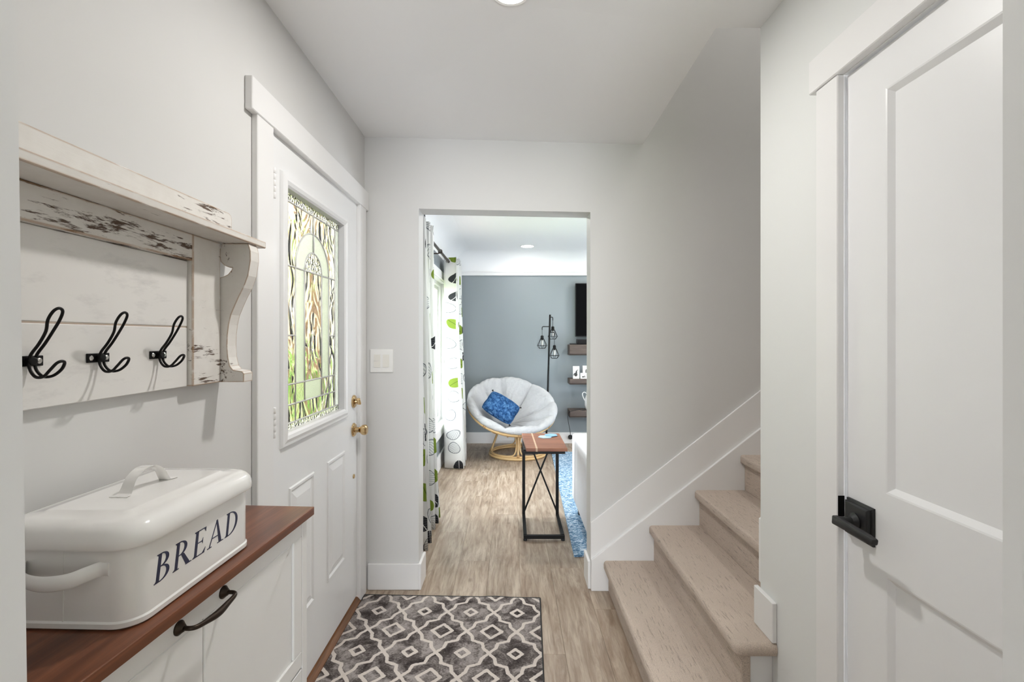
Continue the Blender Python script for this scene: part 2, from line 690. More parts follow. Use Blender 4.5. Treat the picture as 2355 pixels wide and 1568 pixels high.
def clear_glass():
    t = NT('window_glass')
    tr = t.node('ShaderNodeBsdfTransparent')
    tr.inputs[0].default_value = (0.96, 0.98, 0.98, 1)
    gl = t.node('ShaderNodeBsdfGlossy')
    gl.inputs['Roughness'].default_value = 0.02
    fr = t.node('ShaderNodeFresnel')
    fr.inputs[0].default_value = 1.45
    ms = t.node('ShaderNodeMixShader')
    t.link(t.math('MULTIPLY', fr.outputs[0], 0.5), ms.inputs[0])
    t.link(tr.outputs[0], ms.inputs[1])
    t.link(gl.outputs[0], ms.inputs[2])
    t.link(ms.outputs[0], t.n['Material Output'].inputs[0])
    return t.m


M['glass'] = clear_glass()


def art_glass(name, tint, rough, kind):
    t = NT(name)
    t.color(tint)
    t.rough(rough)
    t.b.inputs['Transmission Weight'].default_value = 1.0
    t.b.inputs['IOR'].default_value = 1.33
    v = t.coord('Object')
    if kind == 'swirl':
        wv = t.vmath('MULTIPLY', v, (1, 1.3, 0.7))
        n = t.noise(wv, 7, 1, 0.3, 2.2)
        t.bump(n, 1.0, 0.018)
    elif kind == 'hammer':
        vo = t.node('ShaderNodeTexVoronoi', feature='SMOOTH_F1')
        t.link(v, vo.inputs['Vector'])
        vo.inputs['Scale'].default_value = 110
        t.bump(vo.outputs['Distance'], 0.9, 0.008)
    else:
        n = t.noise(v, 200, 2)
        t.bump(n, 0.3, 0.003)
    return t.m


M['g_swirl'] = art_glass('swirl_glass', (0.275, 0.262, 0.225, 1), 0.0, 'swirl')
M['g_hammer'] = art_glass('hammered_glass', (0.29, 0.28, 0.23, 1), 0.05, 'hammer')
M['g_frost'] = art_glass('frosted_green_glass', (0.20, 0.206, 0.175, 1), 0.55, 'frost')
M['g_clear'] = art_glass('bevelled_clear_glass', (0.30, 0.30, 0.27, 1), 0.0, 'frost')


def bulb_mat():
    t = NT('bulb_glass')
    t.color((0.95, 0.93, 0.9, 1))
    t.rough(0.05)
    tr = t.node('ShaderNodeBsdfTransparent')
    ms = t.node('ShaderNodeMixShader')
    ms.inputs[0].default_value = 0.5
    t.link(tr.outputs[0], ms.inputs[1])
    t.link(t.b.outputs[0], ms.inputs[2])
    t.link(ms.outputs[0], t.n['Material Output'].inputs[0])
    return t.m


M['bulb'] = bulb_mat()


def leafmat(name, a, b):
    t = NT(name)
    t.color(t.mix(t.noise(t.coord('Object'), 6, 3), a, b))
    t.rough(0.5)
    return t.m


M['leaf'] = leafmat('leaf_green', srgb(96, 138, 52), srgb(150, 184, 88))
M['lawn'] = leafmat('lawn_green', srgb(110, 134, 72), srgb(142, 160, 96))
M['concrete'] = simple('bright_ground_mat', srgb(206, 204, 200), 0.9)  # for the bright ground added outside the living room window
M['bark'] = simple('bark_brown', srgb(112, 88, 68), 0.9, bump=(30, 0.6, 0.02))
M['stucco'] = simple('stucco_tan', srgb(198, 182, 160), 0.9, bump=(60, 0.3, 0.01))
M['fence'] = simple('fence_brown', srgb(132, 104, 80), 0.85, bump=(40, 0.3, 0.01))

# ================================================================== dimensions
WL = -0.793      # hall wall with entry door
WR = 0.872       # hall wall with closet door
FAR = 2.64       # wall towards the living room
FAR2 = 2.77
WE = 1.71        # end of the right hall wall, stair begins
NEAR = 0.45      # doorway the camera looks through
LL = -0.75       # living-room window wall
LF = 6.28        # living-room far wall
CH = 2.44        # ceiling
XO0, XO1 = -0.50, 0.427   # opening to living room

# ================================================================== floor
bm = bm_new()
box(bm, -2.2, 3.6, -3.6, LF + 0.12, -0.12, -0.009)
floor = struct('floor', bm, M['plank'], 'grey-brown wood-look plank floor of hall and living room', 'floor')
PW, PLN = 0.182, 1.22
pb = bm_new()
box(pb, 0, PW - 0.0006, 0, PLN - 0.0006, -0.009, 0)
bevel(pb, 0.0007, 1)
pl0 = obj('plank', pb, M['plank'], floor)
first = True
x = -0.86
ci = 0
while x < 1.9:
    y = -0.6 - (ci * 0.437) % PLN
    while y < LF:
        if y + PLN > -0.3 and not (x > 1.0 and y + PLN < FAR):
            if first:
                o = pl0
                first = False
            else:
                o = pl0.copy()
                COL.objects.link(o)
            o.location = (x, y, 0)
            if y + PLN > LF:
                o.scale = (1, (LF - y) / PLN, 1)
        y += PLN
    x += PW
    ci += 1

# ================================================================== walls
DY0, DY1, DZ = 1.585, 2.51, 2.045      # entry door hole
bm = bm_new()
box(bm, WL - 0.15, WL, NEAR - 0.12, DY0, 0, 2.6)
box(bm, WL - 0.15, WL, DY1, FAR2, 0, 2.6)
box(bm, WL - 0.15, WL, DY0, DY1, DZ, 2.6)
struct('wall_left', bm, M['wall'], 'light greige hall wall around the white entry door', 'wall')

# far wall with opening, rising into the stairwell; the header is slightly out of level
bm = bm_new()
prism(bm, [(-0.96, 0), (XO0, 0), (XO0, 2.6), (-0.96, 2.6)], 'y', FAR, FAR2)
prism(bm, [(XO0, 2.053), (XO1, 2.034), (XO1, 2.6), (XO0, 2.6)], 'y', FAR, FAR2)
prism(bm, [(XO1, 0), (3.3, 0), (3.3, 5.0), (0.60, 5.0), (0.60, 2.6), (XO1, 2.6)], 'y', FAR, FAR2)
struct('wall_far', bm, M['wall'], 'greige wall with the opening to the living room, rising beside the stairs', 'wall')

# right hall wall with closet door hole
CY0, CY1 = 0.47, 1.285
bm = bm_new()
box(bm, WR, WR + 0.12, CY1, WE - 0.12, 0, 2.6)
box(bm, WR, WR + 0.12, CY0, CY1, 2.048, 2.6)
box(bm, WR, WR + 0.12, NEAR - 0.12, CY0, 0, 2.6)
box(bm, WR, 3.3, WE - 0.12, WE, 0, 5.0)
struct('wall_right', bm, M['wall_lit'], 'pale hall wall between the stairs and the white panelled door', 'wall')

bm = bm_new()
box(bm, 3.2, 3.32, WE - 0.12, FAR2, 0, 5.0)
struct('wall_stairhead', bm, M['wall'], 'greige end wall at the head of the stairwell', 'wall')
bm = bm_new()
box(bm, 0.55, 3.32, WE - 0.12, FAR2, 4.95, 5.05)
box(bm, 0.60, 0.712, WE - 0.12, FAR2, 2.55, 4.95)
box(bm, 0.712, WR, WE - 0.12, WE, 2.55, 4.95)
struct('wall_stairwell', bm, M['wall'], 'upper landing wall and ceiling above the stairwell', 'wall')

# near doorway: walls left and right of the camera's doorway
bm = bm_new()
xb = lambda z: -0.4508 + (z - H) * -0.0152
prism(bm, [(-0.95, 0), (xb(0), 0), (xb(2.6), 2.6), (-0.95, 2.6)], 'y', NEAR - 0.12, NEAR)
box(bm, 0.4524, 1.0, NEAR - 0.12, NEAR, 0, 2.6)
struct('wall_near', bm, M['wall'], 'greige wall ends framing the doorway nearest the viewer', 'wall')

# hall ceiling, with the stairwell cut out (far edge a little out of level as in the photo)
bm = bm_new()
zl, zr = CH + 0.006, CH - 0.040
A = [(-0.95, NEAR - 0.12, CH), (0.716, NEAR - 0.12, CH), (0.716, WE, CH), (0.709, FAR, zr), (-0.95, FAR, zl)]
top = [bm.verts.new((x_, y_, 2.6)) for x_, y_, _ in A]
bot = [bm.verts.new(p) for p in A]
bm.faces.new(top)
for k in range(5):
    j = (k + 1) % 5
    bm.faces.new((top[k], bot[k], bot[j], top[j]))
cen = bm.verts.new((0.1, 1.6, CH))
for k in range(5):
    bm.faces.new((bot[(k + 1) % 5], bot[k], cen))
box(bm, 0.716, 1.0, NEAR - 0.12, WE, CH, 2.6)
struct('ceiling', bm, M['ceil'], 'smooth white hall ceiling cut away above the stairs', 'ceiling')

# room behind the camera (its window opening is added to light the hall)
bm = bm_new()
box(bm, -2.2, -2.05, -3.6, NEAR - 0.12, 0, 2.6)
box(bm, 2.05, 2.2, -3.6, NEAR - 0.12, 0, 2.6)
box(bm, -2.05, -0.95, NEAR - 0.14, NEAR - 0.02, 0, 2.6)
box(bm, 1.0, 2.05, NEAR - 0.14, NEAR - 0.02, 0, 2.6)
box(bm, -2.05, -0.65, -3.6, -3.45, 0, 2.6)
box(bm, 0.65, 2.05, -3.6, -3.45, 0, 2.6)
box(bm, -0.65, 0.65, -3.6, -3.45, 1.58, 2.6)
box(bm, -0.65, 0.65, -3.6, -3.45, 0, 0.1)
struct('wall_back', bm, M['wall'], 'walls of the room behind the viewer with an opening added for daylight', 'wall')
bm = bm_new()
box(bm, -2.2, 2.2, -3.6, NEAR - 0.12, CH, 2.6)
struct('ceiling', bm, M['ceil'], 'white ceiling of the room behind the viewer', 'ceiling')

# living room shell
WY0, WY1, WZ0, WZ1 = 3.25, 5.50, 0.43, 1.97
bm = bm_new()
box(bm, LL - 0.18, LL, FAR2, WY0, 0, 2.6)
box(bm, LL - 0.18, LL, WY1, LF + 0.12, 0, 2.6)
box(bm, LL - 0.18, LL, WY0, WY1, 0, WZ0)
box(bm, LL - 0.18, LL, WY0, WY1, WZ1, 2.6)
struct('wall_window', bm, M['grey'], 'grey living room wall around the curtained window', 'wall')
bm = bm_new()
box(bm, LL, 3.6, LF, LF + 0.12, 0, 2.6)
struct('wall_living', bm, M['grey'], 'blue-grey accent wall behind the round chair and floor lamp', 'wall')
bm = bm_new()
box(bm, 3.5, 3.62, FAR2, 3.9, 0, 2.6)
box(bm, 3.5, 3.62, 4.9, LF, 0, 2.6)
box(bm, 3.5, 3.62, 3.9, 4.9, 0, 0.5)  # unseen opening added here to brighten the living room ceiling
box(bm, 3.5, 3.62, 3.9, 4.9, 1.3, 2.6)
struct('wall_living_right', bm, M['grey'], 'grey wall at the right end of the living room', 'wall')
bm = bm_new()
box(bm, LL, 3.5, FAR2, LF, CH, 2.6)
R = 0.23
arc = [(R * math.sin(a), R * (1 - math.cos(a))) for a in [PI / 2 * k / 10 for k in range(11)]]
# cove along far wall: concave quarter from the wall at z=CH-R up to the ceiling
pts = [(LF, CH + 0.02), (LF, CH - R)]
for k in range(1, 11):
    a = PI / 2 * k / 10
    pts.append((LF - R + R * math.cos(a), CH - R + R * math.sin(a)))
pts.append((LF - R, CH + 0.02))
prism(bm, pts, 'x', LL, 3.5)
pts = [(LL, CH + 0.02), (LL, CH - R)]
for k in range(1, 11):
    a = PI / 2 * k / 10
    pts.append((LL + R - R * math.cos(a), CH - R + R * math.sin(a)))
pts.append((LL + R, CH + 0.02))
prism(bm, pts, 'y', FAR2, LF)
struct('ceiling', bm, M['ceil'], 'white coved living room ceiling seen through the opening', 'ceiling', smooth=0.4)
bm = bm_new()
box(bm, LL, 3.5, LF - 0.022, LF, 2.152, 2.196)
box(bm, LL, 3.5, LF - 0.032, LF, 2.192, 2.206)
struct('trim_1', bm, M['trim'], 'white picture rail under the cove on the grey wall', 'trim')

# ------------------------------------------------------------------ baseboards and trim
BB = 0.14


def bboard(name, boxes, label):
    bm_ = bm_new()
    for b_ in boxes:
        box(bm_, *b_)
    bevel(bm_, 0.002, 1)
    return struct(name, bm_, M['trim'], label, 'baseboard')


bboard('baseboard_far', [(WL + 0.02, XO0, FAR - 0.014, FAR, 0, BB), (XO0, XO0 + 0.014, FAR - 0.014, FAR2 + 0.012, 0, BB)],
       'white baseboard under the light switch, left of the opening')
bboard('baseboard_jamb', [(XO1 - 0.014, XO1, FAR - 0.002, FAR2 + 0.012, 0, BB + 0.01)], 'white baseboard on the right jamb of the opening')
bboard('baseboard_living', [(LL, 3.5, LF - 0.016, LF, 0, BB)], 'white baseboard along the grey far wall')
bboard('baseboard_window', [(LL, LL + 0.018, FAR2, LF - 0.016, 0, 0.15)], 'white baseboard below the living room window')
bboard('baseboard_right', [(WR - 0.016, WR - 0.0002, 1.603, WE + 0.016, 0.3527, 0.485)],
       'short white baseboard standing on the second carpeted step')

# casings
bm = bm_new()
box(bm, WL, WL + 0.020, 1.490, DY0 + 0.006, 0, 2.04)
box(bm, WL, WL + 0.020, DY1 - 0.008, 2.605, 0, 2.04)
box(bm, WL, WL + 0.024, 1.452, FAR - 0.004, 2.038, 2.138)
bevel(bm, 0.0025, 1)
# jamb linings
box(bm, WL - 0.12, WL + 0.004, DY0 - 0.001, DY0 + 0.006, 0, 2.045)
box(bm, WL - 0.12, WL + 0.004, DY1 - 0.006, DY1 + 0.001, 0, 2.045)
struct('trim_2', bm, M['trim'], 'white flat casing around the entry door', 'trim')
bm = bm_new()
box(bm, WR - 0.020, WR, 1.2775, 1.368, 0, 2.045)
box(bm, WR - 0.026, WR, 0.452, 1.392, 2.045, 2.139)
bevel(bm, 0.0025, 1)
box(bm, WR - 0.004, WR + 0.1, 1.2795, 1.287, 0, 2.048)
box(bm, WR - 0.004, WR + 0.1, 0.47, 1.287, 2.043, 2.05)
struct('trim_3', bm, M['trim'], 'white flat casing around the door with black lever', 'trim')
# threshold of the entry door
bm = bm_new()
prism(bm, [(WL - 0.12, 0), (WL + 0.022, 0), (WL + 0.022, 0.012), (WL + 0.006, 0.030), (WL - 0.12, 0.036)], 'y', DY0 + 0.006, DY1 - 0.006)
struct('trim_4', bm, M['sill'], 'oak threshold under the entry door', 'trim')

# ================================================================== entry door
LC = 2.005                     # centre of the glazed lite (Y)
LY0, LY1, LZ0, LZ1 = 1.712, 2.298, 1.02, 1.885
XF = WL + 0.002                # inside face of the slab
XB = XF - 0.045
door = thing('door_1', 'white entry door with leaded glass arch and brass knob', 'door', (WL - 0.02, 2.05, 0.036), kind='structure')
SY0, SY1, SZ0, SZ1 = 1.592, 2.503, 0.040, 2.038
bm = bm_new()
for a in ((SY0, LY0, SZ0, SZ1), (LY1, SY1, SZ0, SZ1), (LY0, LY1, SZ0, LZ0), (LY0, LY1, LZ1, SZ1)):
    box(bm, XB, XF, *a)
obj('slab', bm, M['door'], door)
# moulding around the lite: stepped profile swept as a rectangular frame


def rect_frame(bm_, y0, y1, z0, z1, prof, x0, s):
    """prof: list of (offset outward from rectangle, height proud) ; s=+1 faces +X, -1 faces -X"""
    loops = []
    for off, d in prof:
        loops.append([(x0 + s * d, y0 - off, z0 - off), (x0 + s * d, y1 + off, z0 - off),
                      (x0 + s * d, y1 + off, z1 + off), (x0 + s * d, y0 - off, z1 + off)])
    R_ = [[bm_.verts.new(p) for p in lp] for lp in loops]
    for A_, B_ in zip(R_, R_[1:]):
        for k in range(4):
            bm_.faces.new((A_[k], A_[(k + 1) % 4], B_[(k + 1) % 4], B_[k]))
    return R_


bm = bm_new()
rect_frame(bm, LY0, LY1, LZ0, LZ1, [(-0.0012, -0.0215), (-0.0012, 0.006), (0.006, 0.012), (0.018, 0.016), (0.030, 0.012), (0.040, 0.011), (0.044, 0.004), (0.045, -0.002)], XF, 1)
obj('lite_moulding', bm, M['door'], door)
# lower raised panels
for (a, b) in ((1.735, 1.955), (2.095, 2.315)):
    bm = bm_new()
    R_ = rect_frame(bm, a, b, 0.305, 0.822, [(0.0, -0.001), (-0.004, 0.006), (-0.012, 0.006), (-0.020, -0.0), (-0.022, 0.0005), (-0.050, 0.007)], XF, 1)
    bm.faces.new(R_[-1])
    obj('panel', bm, M['door'], door)

# leaded glass: panes as separate slabs, cames between them
GX0, GX1 = XF - 0.026, XF - 0.022
hb, hi, hs = 0.168, 0.086, 0.241
zt, zb, zs, z1, z2, zm = 1.854, 1.043, 1.62, 1.185, 1.110, 1.365


def arc_pts(r, a0, a1, n=10):
    return [(LC + r * math.cos(a0 + (a1 - a0) * k / n), zs + (1.779 - zs) / hb * r * math.sin(a0 + (a1 - a0) * k / n)) for k in range(n + 1)]


def rectp(y0, y1, za, zb_):
    return [(LC + y0, za), (LC + y1, za), (LC + y1, zb_), (LC + y0, zb_)]


hw = LY1 - LC
panes = [
    ('g_hammer', rectp(-hw, hw, zt, LZ1)), ('g_hammer', rectp(-hw, hw, LZ0, zb)),
    ('g_clear', rectp(-hw, -hs, zb, zt)), ('g_clear', rectp(hs, hw, zb, zt)),
    # spandrels beside the arch
    ('g_swirl', [(LC + hs, zs), (LC + hs, zt), (LC, zt)] + arc_pts(hb, PI / 2, 0)),
    ('g_swirl', [(LC, zt), (LC - hs, zt), (LC - hs, zs)] + arc_pts(hb, PI, PI / 2)),
    ('g_frost', arc_pts(hb, 0, PI / 2) + arc_pts(hi, PI / 2, 0)),
    ('g_frost', arc_pts(hb, PI / 2, PI) + arc_pts(hi, PI, PI / 2)),
    ('g_hammer', arc_pts(hi, 0, PI)),
    ('g_frost', rectp(-hb, -hi, z1, zs)), ('g_frost', rectp(hi, hb, z1, zs)),
    ('g_swirl', rectp(-hi, hi, z1, zs)),
    ('g_clear', rectp(-hb, -hi, z2, z1)), ('g_frost', rectp(-hi, hi, z2, z1)), ('g_swirl', rectp(hi, hb, z2, z1)),
    ('g_swirl', rectp(-hb, hb, zb, z2)),
]
for s in (-1, 1):
    for (a, b) in ((zm, zs), (z1, zm), (z2, z1), (zb, z2)):
        y0, y1 = (hb, hs) if s > 0 else (-hs, -hb)
        panes.append(('g_swirl', rectp(y0, y1, a, b)))
for mname, pts in panes:
    bm = bm_new()
    prism(bm, pts, 'x', GX0, GX1)
    obj('glass_pane', bm, M[mname], door)


def came(pts):
    bm_ = bm_new()
    tube(bm_, [(GX1 + 0.0005, LC + y_, z_) for y_, z_ in pts], 0.0036, 6)
    obj('lead_came', bm_, M['lead'], door, smooth=True)


for pts in ([(-hw, zt), (hw, zt)], [(-hw, zb), (hw, zb)], [(-hs, zb), (-hs, zt)], [(hs, zb), (hs, zt)],
            [(-hs, zs), (hs, zs)], [(-hs, zm), (-hb, zm)], [(hb, zm), (hs, zm)], [(-hs, z1), (hs, z1)], [(-hs, z2), (hs, z2)],
            [(-hb, zb), (-hb, zs)], [(hb, zb), (hb, zs)], [(-hi, z2), (-hi, zs)], [(hi, z2), (hi, zs)],
            [(0, 1.779), (0, zt)], [(0, 1.70), (0.006, 1.74), (0, 1.779)],
            [(y_ - LC, z_) for y_, z_ in arc_pts(hb, 0, PI, 24)], [(y_ - LC, z_) for y_, z_ in arc_pts(hi, 0, PI, 20)]):
    came(pts)
# hinges
for zc in (1.862, 1.078, 0.30):
    bm = bm_new()
    for k in range(5):
        lathe(bm, [(0.0055, zc - 0.05 + k * 0.0202), (0.0062, zc - 0.049 + k * 0.0202), (0.0062, zc - 0.0315 + k * 0.0202), (0.0055, zc - 0.0305 + k * 0.0202)],
              (WL + 0.018, SY0 + 0.004, 0), 'z', 12)
    obj('hinge', bm, M['trim'], door, smooth=0.6)
# deadbolt
KY = 2.448
bm = bm_new()
lathe(bm, [(0.0, XF), (0.032, XF), (0.032, XF + 0.006), (0.026, XF + 0.011), (0.012, XF + 0.012), (0.010, XF + 0.02), (0.0, XF + 0.02)][1:-1], (0, KY, 1.037), 'x', 32)
rose = obj('deadbolt', bm, M['brass'], door, smooth=0.6)
bm = bm_new()
box(bm, XF + 0.018, XF + 0.036, KY - 0.006, KY + 0.006, 1.037 - 0.018, 1.037 + 0.018)
bmesh.ops.rotate(bm, verts=bm.verts[:], cent=(XF, KY, 1.037), matrix=Matrix.Rotation(0.6, 3, 'X'))
bevel(bm, 0.003, 2)
obj('thumb_turn', bm, M['brass'], rose)
# knob
bm = bm_new()
lathe(bm, [(0.034, XF), (0.034, XF + 0.004), (0.028, XF + 0.010), (0.015, XF + 0.012), (0.012, XF + 0.03), (0.017, XF + 0.036),
           (0.024, XF + 0.044), (0.0265, XF + 0.054), (0.025, XF + 0.064), (0.019, XF + 0.069), (0.006, XF + 0.070)], (0, KY, 0.895), 'x', 36)
obj('knob', bm, M['brass'], door, smooth=0.6)
bm = bm_new()
lathe(bm, [(0.011, XF), (0.011, XF + 0.004), (0.008, XF + 0.006), (0.003, XF + 0.005)], (0, KY, 0.662), 'x', 20)
obj('lock_cover', bm, M['brass'], door, smooth=0.6)

# ================================================================== closet door (right)
cd = thing('door_2', 'white two-panel closet door with black lever handle', 'door', (WR + 0.02, 0.88, 0), kind='structure')
XC = WR + 0.004
CS0, CS1 = 0.478, 1.2735
P0, P1 = CS0 + 0.125, 1.144          # panel extents in Y
bm = bm_new()
TH = 0.036
for a in ((P1, CS1, 0.010, 2.038), (CS0, P0, 0.010, 2.038), (P0, P1, 1.940, 2.038), (P0, P1, 0.800, 0.992), (P0, P1, 0.010, 0.22)):
    box(bm, XC, XC + TH, *a)
obj('slab_frame', bm, M['door'], cd)
for (a, b) in ((0.992, 1.940), (0.22, 0.800)):
    bm = bm_new()
    R_ = rect_frame(bm, P0, P1, a, b, [(0.0, 0.0), (-0.004, -0.001), (-0.016, -0.011), (-0.019, -0.011)], XC, -1)
    bm.faces.new(R_[-1])
    box(bm, XC + 0.013, XC + 0.03, P0 + 0.0005, P1 - 0.0005, a + 0.0005, b - 0.0005)
    obj('panel', bm, M['door'], cd)
LYc, LZc = 1.222, 0.898
bm = bm_new()
loops = []
for off, d in ((0.046, 0.0), (0.046, 0.006), (0.041, 0.008), (0.041, 0.014), (0.037, 0.017), (0.0, 0.017)):
    if off:
        loops.append([(XC - d, LYc + sy * off, LZc + sz * off) for sy, sz in ((-1, -1), (1, -1), (1, 1), (-1, 1))])
stack(bm, loops)
lr = obj('lever_rose', bm, M['blackmat'], cd)
bm = bm_new()
lathe(bm, [(0.021, XC - 0.016), (0.021, XC - 0.020), (0.015, XC - 0.024), (0.011, XC - 0.028), (0.0105, XC - 0.058)], (0, LYc, LZc), 'x', 24)
obj('lever_neck', bm, M['blackmat'], lr, smooth=0.6)
bm = bm_new()
prism(bm, [(LYc + 0.014, LZc - 0.011), (LYc - 0.125, LZc - 0.009), (LYc - 0.128, LZc + 0.006), (LYc - 0.1, LZc + 0.009), (LYc - 0.01, LZc + 0.011), (LYc + 0.012, LZc + 0.012)], 'x', XC - 0.068, XC - 0.052)
bevel(bm, 0.004, 2)
obj('lever', bm, M['blackmat'], lr, smooth=0.6)
bm = bm_new()
box(bm, WR - 0.0185, WR - 0.002, 1.2762, 1.2774, 0.890, 0.944)
obj('strike_plate', bm, M['black'], cd)

# ================================================================== light switch
sw = thing('light_switch', 'white two-gang light switch plate beside the entry door', 'light switch', (-0.70, FAR, 1.168))
bm = bm_new()
zc = 1.231
stack(bm, [[(x_, FAR - d, z_) for x_, z_ in ((-0.70 - h_, zc - h_), (-0.70 + h_, zc - h_), (-0.70 + h_, zc + h_), (-0.70 - h_, zc + h_))]
           for h_, d in ((0.0625, 0.0), (0.0625, 0.004), (0.060, 0.0065))])
obj('cover_plate', bm, M['plastic'], sw)
for (x0, x1, za, zb_) in ((-0.740, -0.706, 1.232, 1.265), (-0.740, -0.706, 1.197, 1.230), (-0.693, -0.659, 1.197, 1.265)):
    bm = bm_new()
    prism(bm, [(FAR - 0.006, za), (FAR - 0.0095, za), (FAR - 0.0075, zb_), (FAR - 0.006, zb_)], 'x', x0, x1)
    obj('rocker', bm, M['almond'], sw)

# ================================================================== stairs
stairs = thing('staircase', 'beige carpeted staircase with white sides climbing to the right', 'staircase', (0.6, 2.1, 0))
NOS = [0.4906 + 0.2425 * k for k in range(12)]
TOP = [0.164 + 0.1885 * k for k in range(12)]
TT = 0.046
YS = FAR - 0.026
for k in range(11):
    n0, n1, zt_ = NOS[k], NOS[k + 1] + 0.03, TOP[k]
    zp = TOP[k - 1] if k else 0.0
    bm = bm_new()
    if k == 0:
        poly = [(n0, 1.55), (n0, YS), (n1, YS), (n1, 1.55)]
        ry0 = 1.575
    elif k == 1:
        poly = [(n0, 1.603), (n0, YS), (n1, YS), (n1, WE + 0.017), (WR - 0.0165, WE + 0.017), (WR - 0.0165, 1.603)]
        poly = [(n0, 1.598), (n0, YS), (n1, YS), (n1, WE + 0.001), (WR - 0.001, WE + 0.001), (WR - 0.001, 1.598)]
        ry0 = 1.620
    else:
        poly = [(n0, WE + 0.001), (n0, YS), (n1, YS), (n1, WE + 0.001)]
        ry0 = WE + 0.001
    prism(bm, poly, 'z', zt_ - TT, zt_)
    bmesh.ops.recalc_face_normals(bm, faces=bm.faces[:])
    es = []
    for e in bm.edges:
        a, b = e.verts[0].co, e.verts[1].co
        mid = (a + b) / 2
        horiz = abs(a.z - b.z) < 1e-6
        if horiz and abs(a.x - n0) < 1e-5 and abs(b.x - n0) < 1e-5:
            es.append(e)
        elif horiz and k < 2 and abs(mid.y - poly[0][1]) < 1e-5:
            es.append(e)
        elif not horiz and abs(a.x - n0) < 1e-5:
            es.append(e)
    bmesh.ops.bevel(bm, geom=es, offset=0.019, segments=5, profile=0.5, affect='EDGES', clamp_overlap=True)
    obj('tread', bm, M['carpet'], stairs, smooth=0.7)
    bm = bm_new()
    box(bm, n0 + 0.028, n0 + 0.062, ry0, YS, zp - 0.002, zt_ - TT + 0.002)
    bevel(bm, 0.006, 2)
    obj('riser', bm, M['carpet'], stairs)
bm = bm_new()
box(bm, NOS[0] + 0.06, WR - 0.001, 1.59, WE, 0, TOP[0] - TT)
box(bm, NOS[1] + 0.06, WR - 0.001, 1.632, WE, TOP[0] - TT, TOP[1] - TT)
obj('side_panel', bm, M['trim'], stairs)
# sloped skirting on the far wall: two layers
SL = 0.1885 / 0.2425
bm = bm_new()
u0, l0, xs = 0.362, 0.166, XO1 + 0.0005
xe = 3.15
prism(bm, [(xs, l0 - 0.02), (xe, l0 - 0.02 + SL * (xe - xs)), (xe, u0 + SL * (xe - xs)), (xs, u0)], 'y', FAR - 0.012, FAR)
bevel(bm, 0.002, 1)
sk = obj('skirting_board', bm, M['trim'], stairs)
bm = bm_new()
prism(bm, [(xs, 0), (xs + 0.22, 0), (xe, l0 - 0.3 + SL * (xe - xs - 0.0)), (xe, l0 + SL * (xe - xs)), (xs, l0)], 'y', FAR - 0.026, FAR)
bevel(bm, 0.003, 2)
obj('stringer_board', bm, M['trim'], stairs)
bm = bm_new()
prism(bm, [(WR + 0.001, 0.5), (WR + 0.001, 0.72), (3.15, 0.72 + SL * 2.27), (3.15, 0.4 + SL * 2.27)], 'y', WE, WE + 0.014)
obj('skirting_board', bm, M['trim'], stairs)

# ================================================================== downlights


def downlight(loc, label, r=0.052, power=10.0, group=None):
    d = thing('recessed_downlight', label, 'downlight', loc, group=group)
    x_, y_, z_ = loc
    bm_ = bm_new()
    for k, (ra, rb, za, zb_) in enumerate([(r + 0.012, r, -0.0005, -0.004)]):
        seg = 40
        o_, i_, t_, j_ = [], [], [], []
        for q in range(seg):
            a = 2 * PI * q / seg
            c, s_ = math.cos(a), math.sin(a)
            o_.append(bm_.verts.new((x_ + ra * c, y_ + ra * s_, z_ - 0.0005)))
            t_.append(bm_.verts.new((x_ + (ra - 0.004) * c, y_ + (ra - 0.004) * s_, z_ - 0.0045)))
            i_.append(bm_.verts.new((x_ + rb * c, y_ + rb * s_, z_ - 0.003)))
            j_.append(bm_.verts.new((x_ + rb * c, y_ + rb * s_, z_ - 0.0005)))
        for q in range(seg):
            w_ = (q + 1) % seg
            for A_, B_ in ((o_, t_), (t_, i_), (i_, j_), (j_, o_)):
                bm_.faces.new((A_[q], A_[w_], B_[w_], B_[q]))
    obj('trim_ring', bm_, M['plastic'], d, smooth=0.5)
    bm_ = bm_new()
    lathe(bm_, [(r - 0.001, -0.0012), (r - 0.001, -0.002), (r * 0.6, -0.0026), (r * 0.2, -0.0028)], loc, 'z', 40)
    obj('lens', bm_, M['lens'], d, smooth=0.6)
    l = area_light('downlight_lamp', (x_, y_, z_ - 0.006), (0, 0, -1), 2 * r, 2 * r, power, (1.0, 0.98, 0.95), 'DISK')
    l.parent = d
    l.matrix_parent_inverse = d.matrix_basis.inverted()
    return d


downlight((-0.002, 1.53, CH - 0.001), 'glowing round recessed downlight in the hall ceiling', power=11.5)
downlight((0.19, 5.80, CH), 'glowing recessed downlight above the round chair', r=0.075, power=3, group='living room downlights')
for dx, dy, lb in ((1.6, 5.8, 'unseen living room downlight added for light in front of the television'), (0.19, 4.0, 'unseen living room downlight added for light above the side table'), (1.6, 4.0, 'unseen living room downlight added for light above the white sofa')):
    downlight((dx, dy, CH), lb, r=0.075, power=14, group='living room downlights')  # out-of-view lamps added to brighten the living room
downlight((2.0, 2.18, 4.949), 'unseen downlight added to light the stairwell from above', r=0.075, power=17)  # added lamp, out of view, that brightens the stairwell

